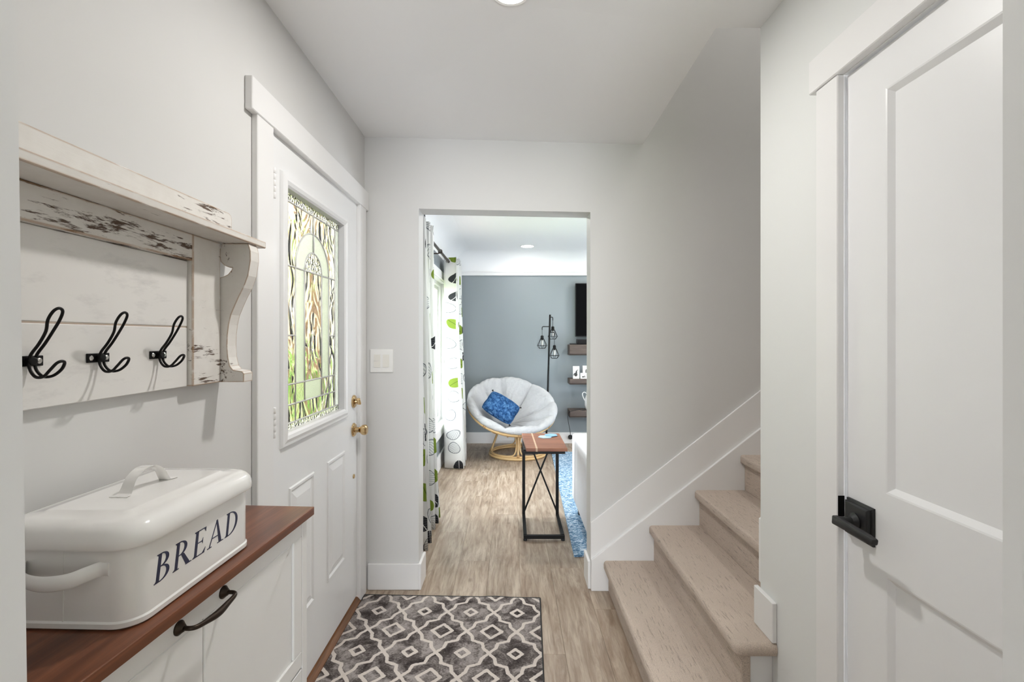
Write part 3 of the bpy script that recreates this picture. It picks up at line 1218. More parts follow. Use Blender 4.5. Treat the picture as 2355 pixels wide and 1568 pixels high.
# ================================================================== coat rack
rack = thing('coat_rack', 'distressed white wooden wall shelf with coat hooks and scroll bracket', 'coat rack', (WL, 0.92, 1.24))
RY0, RY1 = 0.475, 1.365
bm = bm_new()
box(bm, WL, -0.685, RY0, RY1, 1.605, 1.623)
bevel(bm, 0.002, 1)
obj('shelf_board', bm, M['distressed'], rack)
bm = bm_new()
pts = [(RY0, 1.623), (RY1 - 0.012, 1.623), (RY1 - 0.012, 1.683), (RY1 - 0.016, 1.694), (RY1 - 0.026, 1.698), (RY0, 1.698)]
prism(bm, pts, 'x', WL, WL + 0.020)
bevel(bm, 0.002, 1)
obj('upstand_board', bm, M['distressed'], rack)
bm = bm_new()
box(bm, WL, -0.764, RY0, 1.1725, 1.541, 1.605)
bevel(bm, 0.002, 1)
obj('top_rail', bm, M['distressed_rail'], rack)
bm = bm_new()
box(bm, WL, -0.764, 1.1735, 1.284, 1.24, 1.605)
bevel(bm, 0.002, 1)
obj('stile', bm, M['distressed'], rack)
for za, zb_ in ((1.3835, 1.5405), (1.24, 1.3805)):
    bm = bm_new()
    box(bm, WL, -0.777, RY0, 1.173, za, zb_)
    bevel(bm, 0.0015, 1)
    obj('panel_board', bm, M['panelwhite'], rack)
bm = bm_new()
box(bm, WL, -0.7785, RY0, 1.173, 1.3795, 1.3845)
obj('panel_seam', bm, M['seam'], rack)
prof = [(-0.760, 1.604), (-0.6915, 1.604), (-0.686, 1.585), (-0.6855, 1.560), (-0.692, 1.520), (-0.704, 1.488), (-0.7172, 1.4626), (-0.729, 1.436),
        (-0.737, 1.4165), (-0.743, 1.390), (-0.746, 1.365), (-0.747, 1.335), (-0.745, 1.305), (-0.740, 1.282), (-0.732, 1.272), (-0.7085, 1.268),
        (-0.703, 1.262), (-0.7035, 1.24), (WL, 1.24), (WL, 1.5135), (-0.770, 1.5135), (-0.757, 1.517), (-0.745, 1.523), (-0.736, 1.534), (-0.7325, 1.541), (-0.742, 1.541),
        (-0.754, 1.546), (-0.764, 1.556), (-0.767, 1.570), (-0.766, 1.588)]
bm = bm_new()
prism(bm, prof, 'y', 1.2848, 1.327)
bmesh.ops.recalc_face_normals(bm, faces=bm.faces[:])
bmesh.ops.triangulate(bm, faces=[f for f in bm.faces if len(f.verts) > 4])
obj('scroll_bracket', bm, M['distressed'], rack)


def catmull(pts, n=8, closed=False):
    P = [Vector(p) for p in pts]
    out = []
    m = len(P)
    rng = range(m) if closed else range(m - 1)
    for i in rng:
        p0 = P[(i - 1) % m] if closed else P[max(i - 1, 0)]
        p1, p2 = P[i], P[(i + 1) % m]
        p3 = P[(i + 2) % m] if closed else P[min(i + 2, m - 1)]
        for k in range(n):
            t_ = k / n
            out.append(0.5 * ((2 * p1) + (-p0 + p2) * t_ + (2 * p0 - 5 * p1 + 4 * p2 - p3) * t_ ** 2 + (-p0 + 3 * p1 - 3 * p2 + p3) * t_ ** 3))
    if not closed:
        out.append(P[-1])
    return out


for hi_, hy in enumerate((0.784, 0.917, 1.073)):
    X0 = -0.777
    zc = 1.319
    bm = bm_new()
    box(bm, X0, X0 + 0.003, hy - 0.025, hy + 0.025, zc - 0.0085, zc + 0.0085)
    lathe(bm, [(0.0075, X0), (0.0075, X0 + 0.011), (0.006, X0 + 0.012)], (0, hy, zc), 'x', 14)
    bevel(bm, 0.001, 1)
    pl = obj('coat_hook', bm, M['black'], rack)
    pl['label'] = 'black double wire coat hook'
    for s in (-1, 1):
        bm = bm_new()
        lathe(bm, [(0.0048, X0 + 0.002), (0.0048, X0 + 0.004), (0.003, X0 + 0.0055)], (0, hy + s * 0.017, zc), 'x', 16)
        obj('screw', bm, M['chrome'], pl)
    # one closed wire: both sides run from the upper loop past the plate to the lower loop
    side = [(0.052, 0.085, 0.0), (0.050, 0.080, 0.008), (0.043, 0.066, 0.010), (0.036, 0.048, 0.006), (0.024, 0.028, 0.005), (0.012, 0.012, 0.005),
            (0.008, 0.0, 0.005), (0.010, -0.014, 0.005), (0.020, -0.025, 0.006), (0.034, -0.024, 0.008), (0.046, -0.014, 0.010), (0.054, -0.003, 0.007), (0.056, 0.0, 0.0)]
    path = [(X0 + a, hy + c, zc + b) for a, b, c in side] + [(X0 + a, hy - c, zc + b) for a, b, c in side[-2:0:-1]]
    bm = bm_new()
    tube(bm, catmull(path, 5, True), 0.0024, 8, closed=True)
    obj('wire', bm, M['black'], pl, smooth=True)

# ================================================================== shoe cabinet
al = math.radians(3.25)
cab = thing('shoe_cabinet', 'slim white farmhouse cabinet with walnut top under the coat rack', 'cabinet', (-0.491, 1.218, 0), -al)
CD, CL, ZT = 0.250, 0.755, 0.936      # depth, length, height (local: x from -CD to 0, y from -CL to 0)


def lobj(name, bm_, mat, parent, **kw):
    return obj(name, bm_, mat, parent, world=False, **kw)


bm = bm_new()
box(bm, -CD, 0, -CL, 0, ZT - 0.020, ZT)
bevel(bm, 0.0012, 1)
lobj('top', bm, M['walnut'], cab)
bm = bm_new()
fx = -0.016
box(bm, -CD + 0.004, fx - 0.018, -CL + 0.006, -0.006, 0.06, ZT - 0.0205)
bevel(bm, 0.001, 1)
lobj('body', bm, M['white'], cab)
for (ya, yb) in ((-CL + 0.006, -CL + 0.030), (-0.030, -0.006)):
    bm = bm_new()
    box(bm, -CD + 0.004, fx, ya, yb, 0, ZT - 0.0205)
    bevel(bm, 0.001, 1)
    lobj('side_panel', bm, M['white'], cab)
bm = bm_new()
box(bm, -CD + 0.05, fx - 0.03, -CL + 0.03, -0.03, 0, 0.06)
lobj('plinth', bm, M['white'], cab)
for di, (za, zb_) in enumerate(((0.558, 0.912), (0.20, 0.553))):
    ya, yb = -CL + 0.032, -0.032
    bm = bm_new()
    box(bm, fx - 0.016, fx - 0.006, ya, yb, za, zb_)
    dr = lobj('tip_out_door', bm, M['white'], cab)
    fw = 0.038
    for nm, rc in (('rail', (ya, yb, zb_ - fw, zb_)), ('rail', (ya, yb, za, za + fw)), ('door_stile', (ya, ya + fw, za + fw, zb_ - fw)), ('door_stile', (yb - fw, yb, za + fw, zb_ - fw))):
        bm = bm_new()
        box(bm, fx - 0.006, fx, *rc)
        bevel(bm, 0.0012, 1)
        lobj(nm, bm, M['white'], dr)
    # triangular raised fields: barn-style brace lines meeting at the bottom centre
    yi, yj, zi, zj = ya + fw, yb - fw, za + fw, zb_ - fw
    ym = (yi + yj) / 2
    for tri in ([(ym + 0.001, zi), (yj - 0.012, zj - 0.0005), (ym + 0.001, zj - 0.0005)], [(ym - 0.001, zi), (ym - 0.001, zj - 0.0005), (yi + 0.012, zj - 0.0005)]):
        bm = bm_new()
        prism(bm, tri, 'x', fx - 0.006, fx - 0.0012)
        bevel(bm, 0.0022, 1)
        lobj('brace_field', bm, M['white'], dr)
    # bow handle
    hy, hz = (ya + yb) / 2 - 0.006, zb_ - 0.019
    bm = bm_new()
    for s in (-1, 1):
        lathe(bm, [(0.0115, fx), (0.0115, fx + 0.002), (0.008, fx + 0.006), (0.005, fx + 0.010)], (0, hy + s * 0.055, hz), 'x', 20)
    pth = [(fx + 0.006, hy - 0.055, hz), (fx + 0.020, hy - 0.055, hz), (fx + 0.027, hy - 0.047, hz - 0.001), (fx + 0.028, hy - 0.025, hz - 0.004), (fx + 0.029, hy, hz - 0.006),
           (fx + 0.028, hy + 0.025, hz - 0.004), (fx + 0.027, hy + 0.047, hz - 0.001), (fx + 0.020, hy + 0.055, hz), (fx + 0.006, hy + 0.055, hz)]
    tube(bm, catmull(pth, 6), lambda q: 0.0036 + 0.0026 * math.exp(-((q - 0.5) / 0.16) ** 2), 12)
    lobj('handle', bm, M['bronze'], dr, smooth=0.7)

# ================================================================== bread box
bb = thing('bread_box', 'white enamel bread box lettered BREAD in navy, on the walnut cabinet top', 'bread box', (-0.530, 1.008, ZT), -math.radians(1.8))
BW, BL = 0.212, 0.310
bm = bm_new()
lp = []
for off, z_ in ((0.004, 0.0), (0.0, 0.003), (0.0, 0.010), (0.0025, 0.0125), (0.0025, 0.122), (0.006, 0.124)):
    lp.append(rrect(-BW + off, -off, -BL + off, -off, 0.036 - off, z_, 8))
stack(bm, lp)
lobj('body', bm, M['enamel'], bb, smooth=0.6)
bm = bm_new()
lp = []
for off, z_ in ((0.004, 0.120), (-0.008, 0.118), (-0.0095, 0.121), (-0.009, 0.132), (-0.006, 0.141), (0.000, 0.148), (0.008, 0.1525), (0.018, 0.1545), (0.036, 0.156),
                (0.040, 0.1585), (0.044, 0.159)):
    lp.append(rrect(-BW + off, -off, -BL + off, -off, max(0.012, 0.038 - off), z_, 8))
stack(bm, lp)
lid = lobj('lid', bm, M['enamel'], bb, smooth=0.9)
# lid handle: flat arched strap along the box length


def strap(bm_, path, width_dir, w, th):
    P = [Vector(p) for p in path]
    wd = Vector(width_dir)
    n = len(P)
    rows = []
    for i, p in enumerate(P):
        t_ = (P[min(i + 1, n - 1)] - P[max(i - 1, 0)]).normalized()
        nn = t_.cross(wd).normalized()
        ww = w(i / (n - 1)) if callable(w) else w
        rows.append([bm_.verts.new(p + wd * a * ww + nn * b * th) for a, b in ((-.5, -.35), (-.35, .5), (.35, .5), (.5, -.35))])
    for A_, B_ in zip(rows, rows[1:]):
        for k in range(4):
            bm_.faces.new((A_[k], A_[(k + 1) % 4], B_[(k + 1) % 4], B_[k]))
    bm_.faces.new(rows[0][::-1])
    bm_.faces.new(rows[-1])


mx, my = -BW / 2, -BL / 2
bm = bm_new()
pth = catmull([(mx, my - 0.058, 0.1592), (mx, my - 0.046, 0.1594), (mx, my - 0.040, 0.166), (mx, my - 0.030, 0.182), (mx, my - 0.012, 0.193), (mx, my + 0.012, 0.193),
               (mx, my + 0.030, 0.182), (mx, my + 0.040, 0.166), (mx, my + 0.046, 0.1594), (mx, my + 0.058, 0.1592)], 5)
strap(bm, pth, (1, 0, 0), lambda q: 0.020 + 0.012 * abs(2 * q - 1) ** 3, 0.004)
lobj('lid_handle', bm, M['enamel'], lid, smooth=0.9)
for yy, s in ((-BL, -1), (0.0, 1)):
    bm = bm_new()
    off = 0.0025
    y0 = yy - s * off
    pth = catmull([(mx - 0.068, y0, 0.088), (mx - 0.056, y0 + s * 0.001, 0.088), (mx - 0.046, y0 + s * 0.012, 0.086), (mx - 0.030, y0 + s * 0.026, 0.082), (mx, y0 + s * 0.031, 0.080),
                   (mx + 0.030, y0 + s * 0.026, 0.082), (mx + 0.046, y0 + s * 0.012, 0.086), (mx + 0.056, y0 + s * 0.001, 0.088), (mx + 0.068, y0, 0.088)], 5)
    strap(bm, pth, (0, 0, 1), 0.022, 0.004)
    lobj('side_handle', bm, M['enamel'], bb, smooth=0.9)
bm = bm_new()
box(bm, mx - 0.0008, mx + 0.0008, -BL + 0.0015, -BL + 0.003, 0.012, 0.12)
lobj('seam', bm, M['enamel'], bb)


# serif italic capitals, built as outlined polygons: (u along the box, v up) in cap-height units
def letter_polys(ch):
    ST, TH_, SF = 0.13, 0.035, 0.07    # stem, hairline, serif half overhang
    polys = []

    def r(a, b, c, d):
        polys.append([(a, b), (c, b), (c, d), (a, d)])

    def stem(x_):
        r(x_, 0, x_ + ST, 1)
        for v0, v1 in ((0, TH_), (1 - TH_, 1)):
            r(x_ - SF, v0, x_ + ST + SF, v1)
        polys.append([(x_ - SF * .6, TH_), (x_, TH_), (x_, TH_ + .05)])
        polys.append([(x_ - SF * .6, 1 - TH_), (x_, 1 - TH_ - .05), (x_, 1 - TH_)])

    def bowl(x_, v0, v1, w):
        cy, ry = (v0 + v1) / 2, (v1 - v0) / 2
        N = 18
        for k in range(N):
            a0, a1 = -PI / 2 + PI * k / N, -PI / 2 + PI * (k + 1) / N

            def o_(a):
                return (x_ + w * math.cos(a) ** 0.85 if math.cos(a) > 0 else x_, cy + ry * math.sin(a))

            def i_(a):
                c_ = max(math.cos(a), 0)
                return (x_ + (w - ST) * c_ ** 0.8, cy + (ry - TH_) * math.sin(a))
            polys.append([o_(a0), o_(a1), i_(a1), i_(a0)])
    if ch == 'B':
        stem(0.08)
        bowl(0.18, 0.52, 1.0, 0.36)
        bowl(0.18, 0.0, 0.555, 0.44)
    elif ch == 'R':
        stem(0.08)
        bowl(0.18, 0.47, 1.0, 0.40)
        polys.append([(0.32, 0.50), (0.46, 0.50), (0.82, 0.0), (0.62, 0.0)])
        r(0.60, 0, 0.88, TH_)
    elif ch == 'E':
        stem(0.08)
        r(0.18, 1 - TH_, 0.60, 1)
        r(0.18, 0, 0.62, TH_)
        r(0.18, 0.50, 0.48, 0.50 + TH_)
        polys.append([(0.50, 1 - TH_), (0.60, 1 - TH_), (0.60, 0.82)])
        polys.append([(0.50, TH_), (0.66, 0.20), (0.62, TH_)])
        polys.append([(0.48, 0.40), (0.48, 0.64), (0.43, 0.52)])
    elif ch == 'A':
        polys.append([(0.06, 0), (0.06 + 0.05, 0), (0.43, 1.0), (0.385, 1.0)])
        polys.append([(0.36, 1.0), (0.44, 1.02), (0.80, 0), (0.64, 0)])
        r(0.20, 0.32, 0.66, 0.32 + TH_)
        r(-0.02, 0, 0.22, TH_)
        r(0.55, 0, 0.90, TH_)
    elif ch == 'D':
        stem(0.08)
        bowl(0.18, 0.0, 1.0, 0.58)
    return polys


CAPH = 0.0425
adv = {'B': 0.80, 'R': 0.93, 'E': 0.80, 'A': 0.98, 'D': 0.95}
tot = sum(adv.values())
ys, ye = -0.266, -0.046                   # along local y: near end to far end
su = (ye - ys) / tot
u = 0.0
for ch in 'BREAD':
    bm = bm_new()
    for poly in letter_polys(ch):
        pts = []
        for a, b in poly:
            pts.append((ys + (u + a) * su + (b - 0.5) * 0.17 * CAPH, 0.046 + b * CAPH))
        prism(bm, pts, 'x', -0.0026, -0.0020)
    lobj('letter', bm, M['navy'], bb)
    u += adv[ch]

# ================================================================== hall rug
rug = bm_new()
RW, RL = 0.915, 1.29
box(rug, 0, RW, -RL, 0, 0.0, 0.006)
o = thing('hall_rug', 'charcoal and cream trellis-pattern runner rug by the entry door', 'rug', (-0.768, 2.566, 0), -math.radians(2.0))
bm = rug
NX, NY = 24, 32
bm.free()
bm = bm_new()
grid = [[bm.verts.new((RW * i / NX, -RL * j / NY, 0.0065 + (0.004 * max(0, math.sin(i * 0.75 + 0.6)) * max(0, 1 - j / 2) if i > 13 else 0))) for i in range(NX + 1)] for j in range(NY + 1)]
for j in range(NY):
    for i in range(NX):
        bm.faces.new((grid[j][i], grid[j + 1][i], grid[j + 1][i + 1], grid[j][i + 1]))
ret = bmesh.ops.extrude_face_region(bm, geom=bm.faces[:])
for v_ in ret['geom']:
    if isinstance(v_, bmesh.types.BMVert):
        v_.co.z -= 0.0055
lobj('pile', bm, M['hall_rug'], o)
bm = bm_new()
e_ = 0.002
edge = [(-e_, e_)] + [(RW * i / NX, e_) for i in range(NX + 1)] + [(RW + e_, e_), (RW + e_, -RL - e_), (-e_, -RL - e_)]
tube(bm, [(a, b, 0.0045 + (0.004 * max(0, math.sin((k - 1) * 0.75 + 0.6)) if 14 < k < NX + 2 else 0)) for k, (a, b) in enumerate(edge)], 0.0042, 6, closed=True)
lobj('bound_edge', bm, M['blackmat'], o, smooth=True)

# ================================================================== living-room window
win = thing('window_1', 'tall white-framed living room window between the leaf-print curtains', 'window', (LL - 0.05, 4.4, WZ0), kind='structure')
bm = bm_new()
cw = 0.085
box(bm, LL - 0.001, LL + 0.020, WY0 - cw, WY0 + 0.004, WZ0 - 0.10, WZ1 + cw)
box(bm, LL - 0.001, LL + 0.020, WY1 - 0.004, WY1 + cw, WZ0 - 0.10, WZ1 + cw)
box(bm, LL - 0.001, LL + 0.022, WY0 - cw, WY1 + cw, WZ1, WZ1 + cw)
box(bm, LL - 0.001, LL + 0.022, WY0 - cw, WY1 + cw, WZ0 - 0.10, WZ0 - 0.012)
bevel(bm, 0.003, 1)
obj('casing', bm, M['trim'], win)
bm = bm_new()
box(bm, LL - 0.16, LL + 0.034, WY0 - cw, WY1 + cw, WZ0 - 0.012, WZ0 + 0.014)
bevel(bm, 0.004, 2)
obj('window_sill', bm, M['trim'], win)
bm = bm_new()
for a in ((WY0 + 0.001, WY0 + 0.05, WZ0 + 0.014, WZ1 - 0.001), (WY1 - 0.05, WY1 - 0.001, WZ0 + 0.014, WZ1 - 0.001), (WY0 + 0.05, WY1 - 0.05, WZ1 - 0.05, WZ1 - 0.001),
          (WY0 + 0.05, WY1 - 0.05, WZ0 + 0.014, WZ0 + 0.06)):
    box(bm, LL - 0.14, LL - 0.04, *a)
obj('window_frame', bm, M['trim'], win)
bm = bm_new()
for a in ((WY0, WY0 + 0.012, WZ0 + 0.014, WZ1), (WY1 - 0.012, WY1, WZ0 + 0.014, WZ1), (WY0 + 0.012, WY1 - 0.012, WZ1 - 0.012, WZ1)):
    box(bm, LL - 0.039, LL + 0.004, *a)
obj('jamb_lining', bm, M['trim'], win)
for ym in (4.0, 4.85):
    bm = bm_new()
    box(bm, LL - 0.13, LL - 0.05, ym - 0.035, ym + 0.035, WZ0 + 0.06, WZ1 - 0.05)
    bevel(bm, 0.004, 1)
    obj('mullion', bm, M['trim'], win)
for (a, b) in ((WY0 + 0.05, 3.965), (4.035, 4.815), (4.885, WY1 - 0.05)):
    bm = bm_new()
    rc = [(LL - 0.11, LL - 0.07, a + 0.001, a + 0.035, WZ0 + 0.061, WZ1 - 0.051), (LL - 0.11, LL - 0.07, b - 0.035, b - 0.001, WZ0 + 0.061, WZ1 - 0.051),
          (LL - 0.11, LL - 0.07, a + 0.035, b - 0.035, WZ1 - 0.086, WZ1 - 0.051), (LL - 0.11, LL - 0.07, a + 0.035, b - 0.035, WZ0 + 0.061, WZ0 + 0.096)]
    for r_ in rc:
        box(bm, *r_)
    obj('sash', bm, M['trim'], win)
    bm = bm_new()
    box(bm, LL - 0.092, LL - 0.088, a + 0.034, b - 0.034, WZ0 + 0.095, WZ1 - 0.085)
    obj('pane', bm, M['glass'], win)

# ------------------------------------------------------------------ curtain rod and curtains
RX, RZ = -0.655, 2.150
rod = thing('curtain_rod', 'dark metal curtain rod above the living room window', 'curtain rod', (LL, 4.4, RZ))
bm = bm_new()
tube(bm, [(RX, 2.98, RZ), (RX, 5.66, RZ)], 0.013, 14)
obj('pole', bm, M['bronze'], rod, smooth=0.7)
for yy, s in ((5.66, 1), (2.98, -1)):
    bm = bm_new()
    lathe(bm, [(0.013, yy), (0.020, yy + s * 0.006), (0.022, yy + s * 0.02), (0.016, yy + s * 0.034), (0.004, yy + s * 0.038)], (RX, 0, RZ), 'y', 18)
    obj('finial', bm, M['bronze'], rod, smooth=0.7)
for yy in (3.3, 4.50, 5.58):
    bm = bm_new()
    tube(bm, [(LL, yy, RZ - 0.02), (RX - 0.02, yy, RZ - 0.02), (RX - 0.004, yy, RZ - 0.014)], 0.006, 8)
    lathe(bm, [(0.022, LL), (0.022, LL + 0.005), (0.012, LL + 0.008)], (0, yy, RZ - 0.02), 'x', 16)
    tube(bm, ring_pts((RX, yy, RZ), 0.017, 20, 'y'), 0.004, 6, closed=True)
    obj('bracket', bm, M['bronze'], rod, smooth=0.7)


def curtain(label, y0, y1, folds, xt, at, xb_, ab, phase, uoff, shift=0.0):
    root = thing('curtain', label, 'curtain', (RX, (y0 + y1) / 2, 0.012), group='leaf-print curtains')
    NS, NZ = folds * 14, 24
    me = bpy.data.meshes.new('cloth')
    vv, ff, uv = [], [], []
    for j in range(NZ + 1):
        q = j / NZ
        z_ = 0.012 + (2.192 - 0.012) * (1 - q)
        xc = xt + (xb_ - xt) * q ** 1.6
        am = at + (ab - at) * q
        for i in range(NS + 1):
            s = i / NS
            a = 2 * PI * folds * s + phase
            y_ = y0 + (y1 - y0) * s + shift * q + 0.018 * math.sin(a * 1.0 + 1.3) * q
            x_ = xc + am * math.sin(a) + 0.012 * math.sin(2.7 * a + 5 * q)
            vv.append((max(x_, LL + 0.036), y_, z_))
            uv.append((uoff + s * (y1 - y0) * 2.2, z_))
    for j in range(NZ):
        for i in range(NS):
            a = j * (NS + 1) + i
            ff.append((a, a + 1, a + NS + 2, a + NS + 1))
    me.from_pydata(vv, [], ff)
    ul = me.uv_layers.new(name='UVMap')
    for p in me.polygons:
        for li in p.loop_indices:
            ul.data[li].uv = uv[me.loops[li].vertex_index]
    me.polygons.foreach_set('use_smooth', [True] * len(me.polygons))
    me.materials.append(M['curtain'])
    o_ = bpy.data.objects.new('cloth', me)
    COL.objects.link(o_)
    o_.parent = root
    o_.matrix_parent_inverse = root.matrix_basis.inverted()
    sm = o_.modifiers.new('thickness', 'SOLIDIFY')
    sm.thickness = 0.0025
    for k in range(folds * 2):
        yy = y0 + (y1 - y0) * (k + 0.25) / (folds * 2)
        b_ = bm_new()
        tube(b_, ring_pts((RX, yy, RZ), 0.022, 18, 'y'), 0.004, 6, closed=True)
        obj('grommet', b_, M['chrome'], root, smooth=True)
    return root


curtain('white curtain printed with grey and green leaves, nearer the opening', 3.06, 3.74, 6, -0.650, 0.055, -0.620, 0.085, 0.4, 0.0)
curtain('white curtain printed with grey and green leaves, in the far corner beside the round chair', 5.06, 5.52, 4, -0.635, 0.072, -0.585, 0.095, 1.0, 3.1, -0.06)

# ================================================================== papasan chair
CC = Vector((0.005, 5.63, 0.555))
RM = Matrix.Rotation(math.radians(9), 3, 'Y') @ Matrix.Rotation(math.radians(28), 3, 'X')


def B(p):
    return CC + RM @ Vector(p)


chair = thing('papasan_chair', 'round rattan papasan chair frame in the corner by the window', 'chair', (0.06, 5.70, 0))
RB, DB = 0.500, 0.27
zbowl = lambda r: -DB * (1 - (r / RB) ** 2)
bm = bm_new()
tube(bm, [B((RB * math.cos(2 * PI * k / 64), RB * math.sin(2 * PI * k / 64), 0)) for k in range(64)], 0.0155, 10, closed=True)
tube(bm, [B(((RB - 0.018) * math.cos(2 * PI * k / 64), (RB - 0.018) * math.sin(2 * PI * k / 64), -0.024)) for k in range(64)], 0.011, 8, closed=True)
obj('bowl_rim', bm, M['rattan'], chair, smooth=True)
bm = bm_new()
rr = 0.34
tube(bm, [B((rr * math.cos(2 * PI * k / 56), rr * math.sin(2 * PI * k / 56), zbowl(rr))) for k in range(56)], 0.010, 8, closed=True)
obj('bowl_hoop', bm, M['rattan'], chair, smooth=True)
for k in range(8):
    a = PI * k / 8
    bm = bm_new()
    tube(bm, [B((r_ * math.cos(a), r_ * math.sin(a), zbowl(abs(r_)) - 0.012)) for r_ in [RB * 0.97 * (-1 + 2 * q / 24) for q in range(25)]], 0.008, 8)
    obj('bowl_rib', bm, M['rattan'], chair, smooth=True)
for k in range(8):
    a = PI * k / 4 + 0.2
    bm = bm_new()
    p0 = B((RB * math.cos(a), RB * math.sin(a), 0.0))
    p1 = B((RB * math.cos(a + 0.07), RB * math.sin(a + 0.07), 0.0))
    tube(bm, [p0, p1], 0.0185, 10)
    obj('rim_binding', bm, M['binding'], chair, smooth=True)
# base: two hoops, six posts, rounded loops between
BC = Vector((0.075, 5.69, 0))
r_bot, r_top, zt0 = 0.315, 0.225, 0.300
bm = bm_new()
tube(bm, ring_pts(BC + Vector((0, 0, 0.016)), r_bot + 0.010, 56), 0.0155, 10, closed=True)
tube(bm, ring_pts(BC + Vector((0, 0, 0.038)), r_bot, 56), 0.010, 8, closed=True)
obj('base_hoop', bm, M['rattan'], chair, smooth=True)
bm = bm_new()
tube(bm, ring_pts(BC + Vector((0, 0, zt0)), r_top, 48), 0.0145, 10, closed=True)
tube(bm, ring_pts(BC + Vector((0, 0, zt0 - 0.034)), r_top + 0.008, 48), 0.011, 8, closed=True)
obj('base_top_hoop', bm, M['rattan'], chair, smooth=True)


def cone(a, t_):
    r_ = r_bot + (r_top - r_bot) * t_
    return BC + Vector((r_ * math.cos(a), r_ * math.sin(a), 0.03 + (zt0 - 0.05) * t_))


NB = 4
for k in range(NB):
    a = -PI / 2 + 2 * PI * k / NB
    bm = bm_new()
    tube(bm, [cone(a, q / 6) for q in range(7)], 0.0125, 8)
    obj('base_post', bm, M['rattan'], chair, smooth=True)
    lo, hi2 = a + 0.07, a + 2 * PI / NB - 0.07
    path = []
    da = (hi2 - lo)
    for (fa, ft) in ((0.12, 0.95), (0.03, 0.80), (0.0, 0.5), (0.03, 0.20), (0.14, 0.07), (0.5, 0.05), (0.86, 0.07), (0.97, 0.20), (1.0, 0.5), (0.97, 0.80), (0.88, 0.95), (0.5, 0.98)):
        path.append(cone(lo + da * fa, ft))
    bm = bm_new()
    tube(bm, catmull(path, 4, True), 0.0085, 8, closed=True)
    obj('base_loop', bm, M['rattan'], chair, smooth=True)
    bm = bm_new()
    tube(bm, [cone(a, 0.0) , cone(a, 0.12)], 0.019, 8)
    obj('base_binding', bm, M['binding'], chair, smooth=True)

# cushion
NL, NTH, NR = 9, 216, 30


def lobe(th):
    th = th + 0.10 * math.sin(2 * th + 0.6) + 0.06 * math.sin(3 * th)
    return abs(math.sin(NL * (th + 0.25) / 2))


bm = bm_new()
loops = []
rnd = [random.uniform(0.9, 1.1) for _ in range(NL)]


CP = [(0.012, -0.232), (0.06, -0.205), (0.14, -0.150), (0.24, -0.085), (0.33, -0.020), (0.40, 0.040), (0.440, 0.078), (0.475, 0.092), (0.508, 0.082), (0.524, 0.056),
      (0.517, 0.026), (0.490, 0.012), (0.45, -0.048), (0.36, -0.124), (0.24, -0.204), (0.10, -0.252), (0.012, -0.262)]
CQ = [(0.012, -0.232), (0.06, -0.216), (0.14, -0.188), (0.24, -0.148), (0.33, -0.100), (0.40, -0.044), (0.440, 0.014), (0.472, 0.048), (0.500, 0.054), (0.514, 0.044),
      (0.510, 0.024), (0.488, 0.010), (0.45, -0.048), (0.36, -0.124), (0.24, -0.204), (0.10, -0.252), (0.012, -0.262)]
CPs = catmull([(a_, b_, 0) for a_, b_ in CP], 4)
CQs = catmull([(a_, b_, 0) for a_, b_ in CQ], 4)
for iq, (p_, q_) in enumerate(zip(CPs, CQs)):
    row = []
    for k in range(NTH):
        th = 2 * PI * k / NTH
        L = lobe(th) ** 0.42
        idx = int(((th + 0.25) % (2 * PI)) / (2 * PI / NL)) % NL
        w_ = L
        r_ = q_.x + (p_.x - q_.x) * w_
        z_ = q_.y + (p_.y - q_.y) * w_ * rnd[idx]
        if 8 < iq < 44:
            z_ += 0.0035 * math.sin(th * 37 + iq * 0.9) * w_
        row.append(B((r_ * math.cos(th), r_ * math.sin(th), z_)))
    loops.append(row)
stack(bm, loops)
cu = thing('papasan_cushion', 'round off-white tufted cushion in the rattan papasan chair', 'cushion', CC + RM @ Vector((0, 0, -0.25)))
obj('tufted_pad', bm, M['cushion'], cu, smooth=1.2)
bm = bm_new()
pc = B((0, 0, -0.228))
bmesh.ops.create_uvsphere(bm, u_segments=16, v_segments=8, radius=0.016)
bmesh.ops.transform(bm, matrix=Matrix.Translation(pc), verts=bm.verts[:])
obj('button', bm, M['cushion'], cu, smooth=True)

# denim pillow
pil = thing('throw_pillow', 'crinkled blue denim throw pillow lying in the round chair', 'pillow', (-0.11, 5.50, 0.46))
ax = Vector((0.80, -0.10, -0.48)).normalized()
nn = Vector((0.30, -0.72, 0.62))
nn = (nn - ax * nn.dot(ax)).normalized()
ay = nn.cross(ax).normalized()
PCN = Vector((-0.115, 5.46, 0.575))
bm = bm_new()
N = 30
gt = {}
for side in (1, -1):
    for i in range(N + 1):
        for j in range(N + 1):
            u_, v_ = -1 + 2 * i / N, -1 + 2 * j / N
            if (i in (0, N) or j in (0, N)) and side == -1:
                gt[(side, i, j)] = gt[(1, i, j)]
                continue
            pinch = 1 - 0.10 * (1 - abs(u_)) * abs(v_) ** 3
            pinch2 = 1 - 0.10 * (1 - abs(v_)) * abs(u_) ** 3
            h = 0.092 * ((1 - u_ ** 2) * (1 - v_ ** 2)) ** 0.42
            h += 0.008 * math.sin(u_ * 17 + 3 * v_) * math.sin(v_ * 9 + u_ * 3) * (1 - u_ * u_) * (1 - v_ * v_)
            cr_ = 1 - 0.13 * (u_ * v_) ** 2
            p = PCN + ax * (0.200 * u_ * pinch2 * cr_) + ay * (0.150 * v_ * pinch * cr_) + nn * (h * side)
            gt[(side, i, j)] = bm.verts.new(p)
for side in (1, -1):
    for i in range(N):
        for j in range(N):
            q = [gt[(side, i, j)], gt[(side, i + 1, j)], gt[(side, i + 1, j + 1)], gt[(side, i, j + 1)]]
            bm.faces.new(q if side == 1 else q[::-1])
obj('pillow_cover', bm, M['denim'], pil, smooth=True)
bm = bm_new()
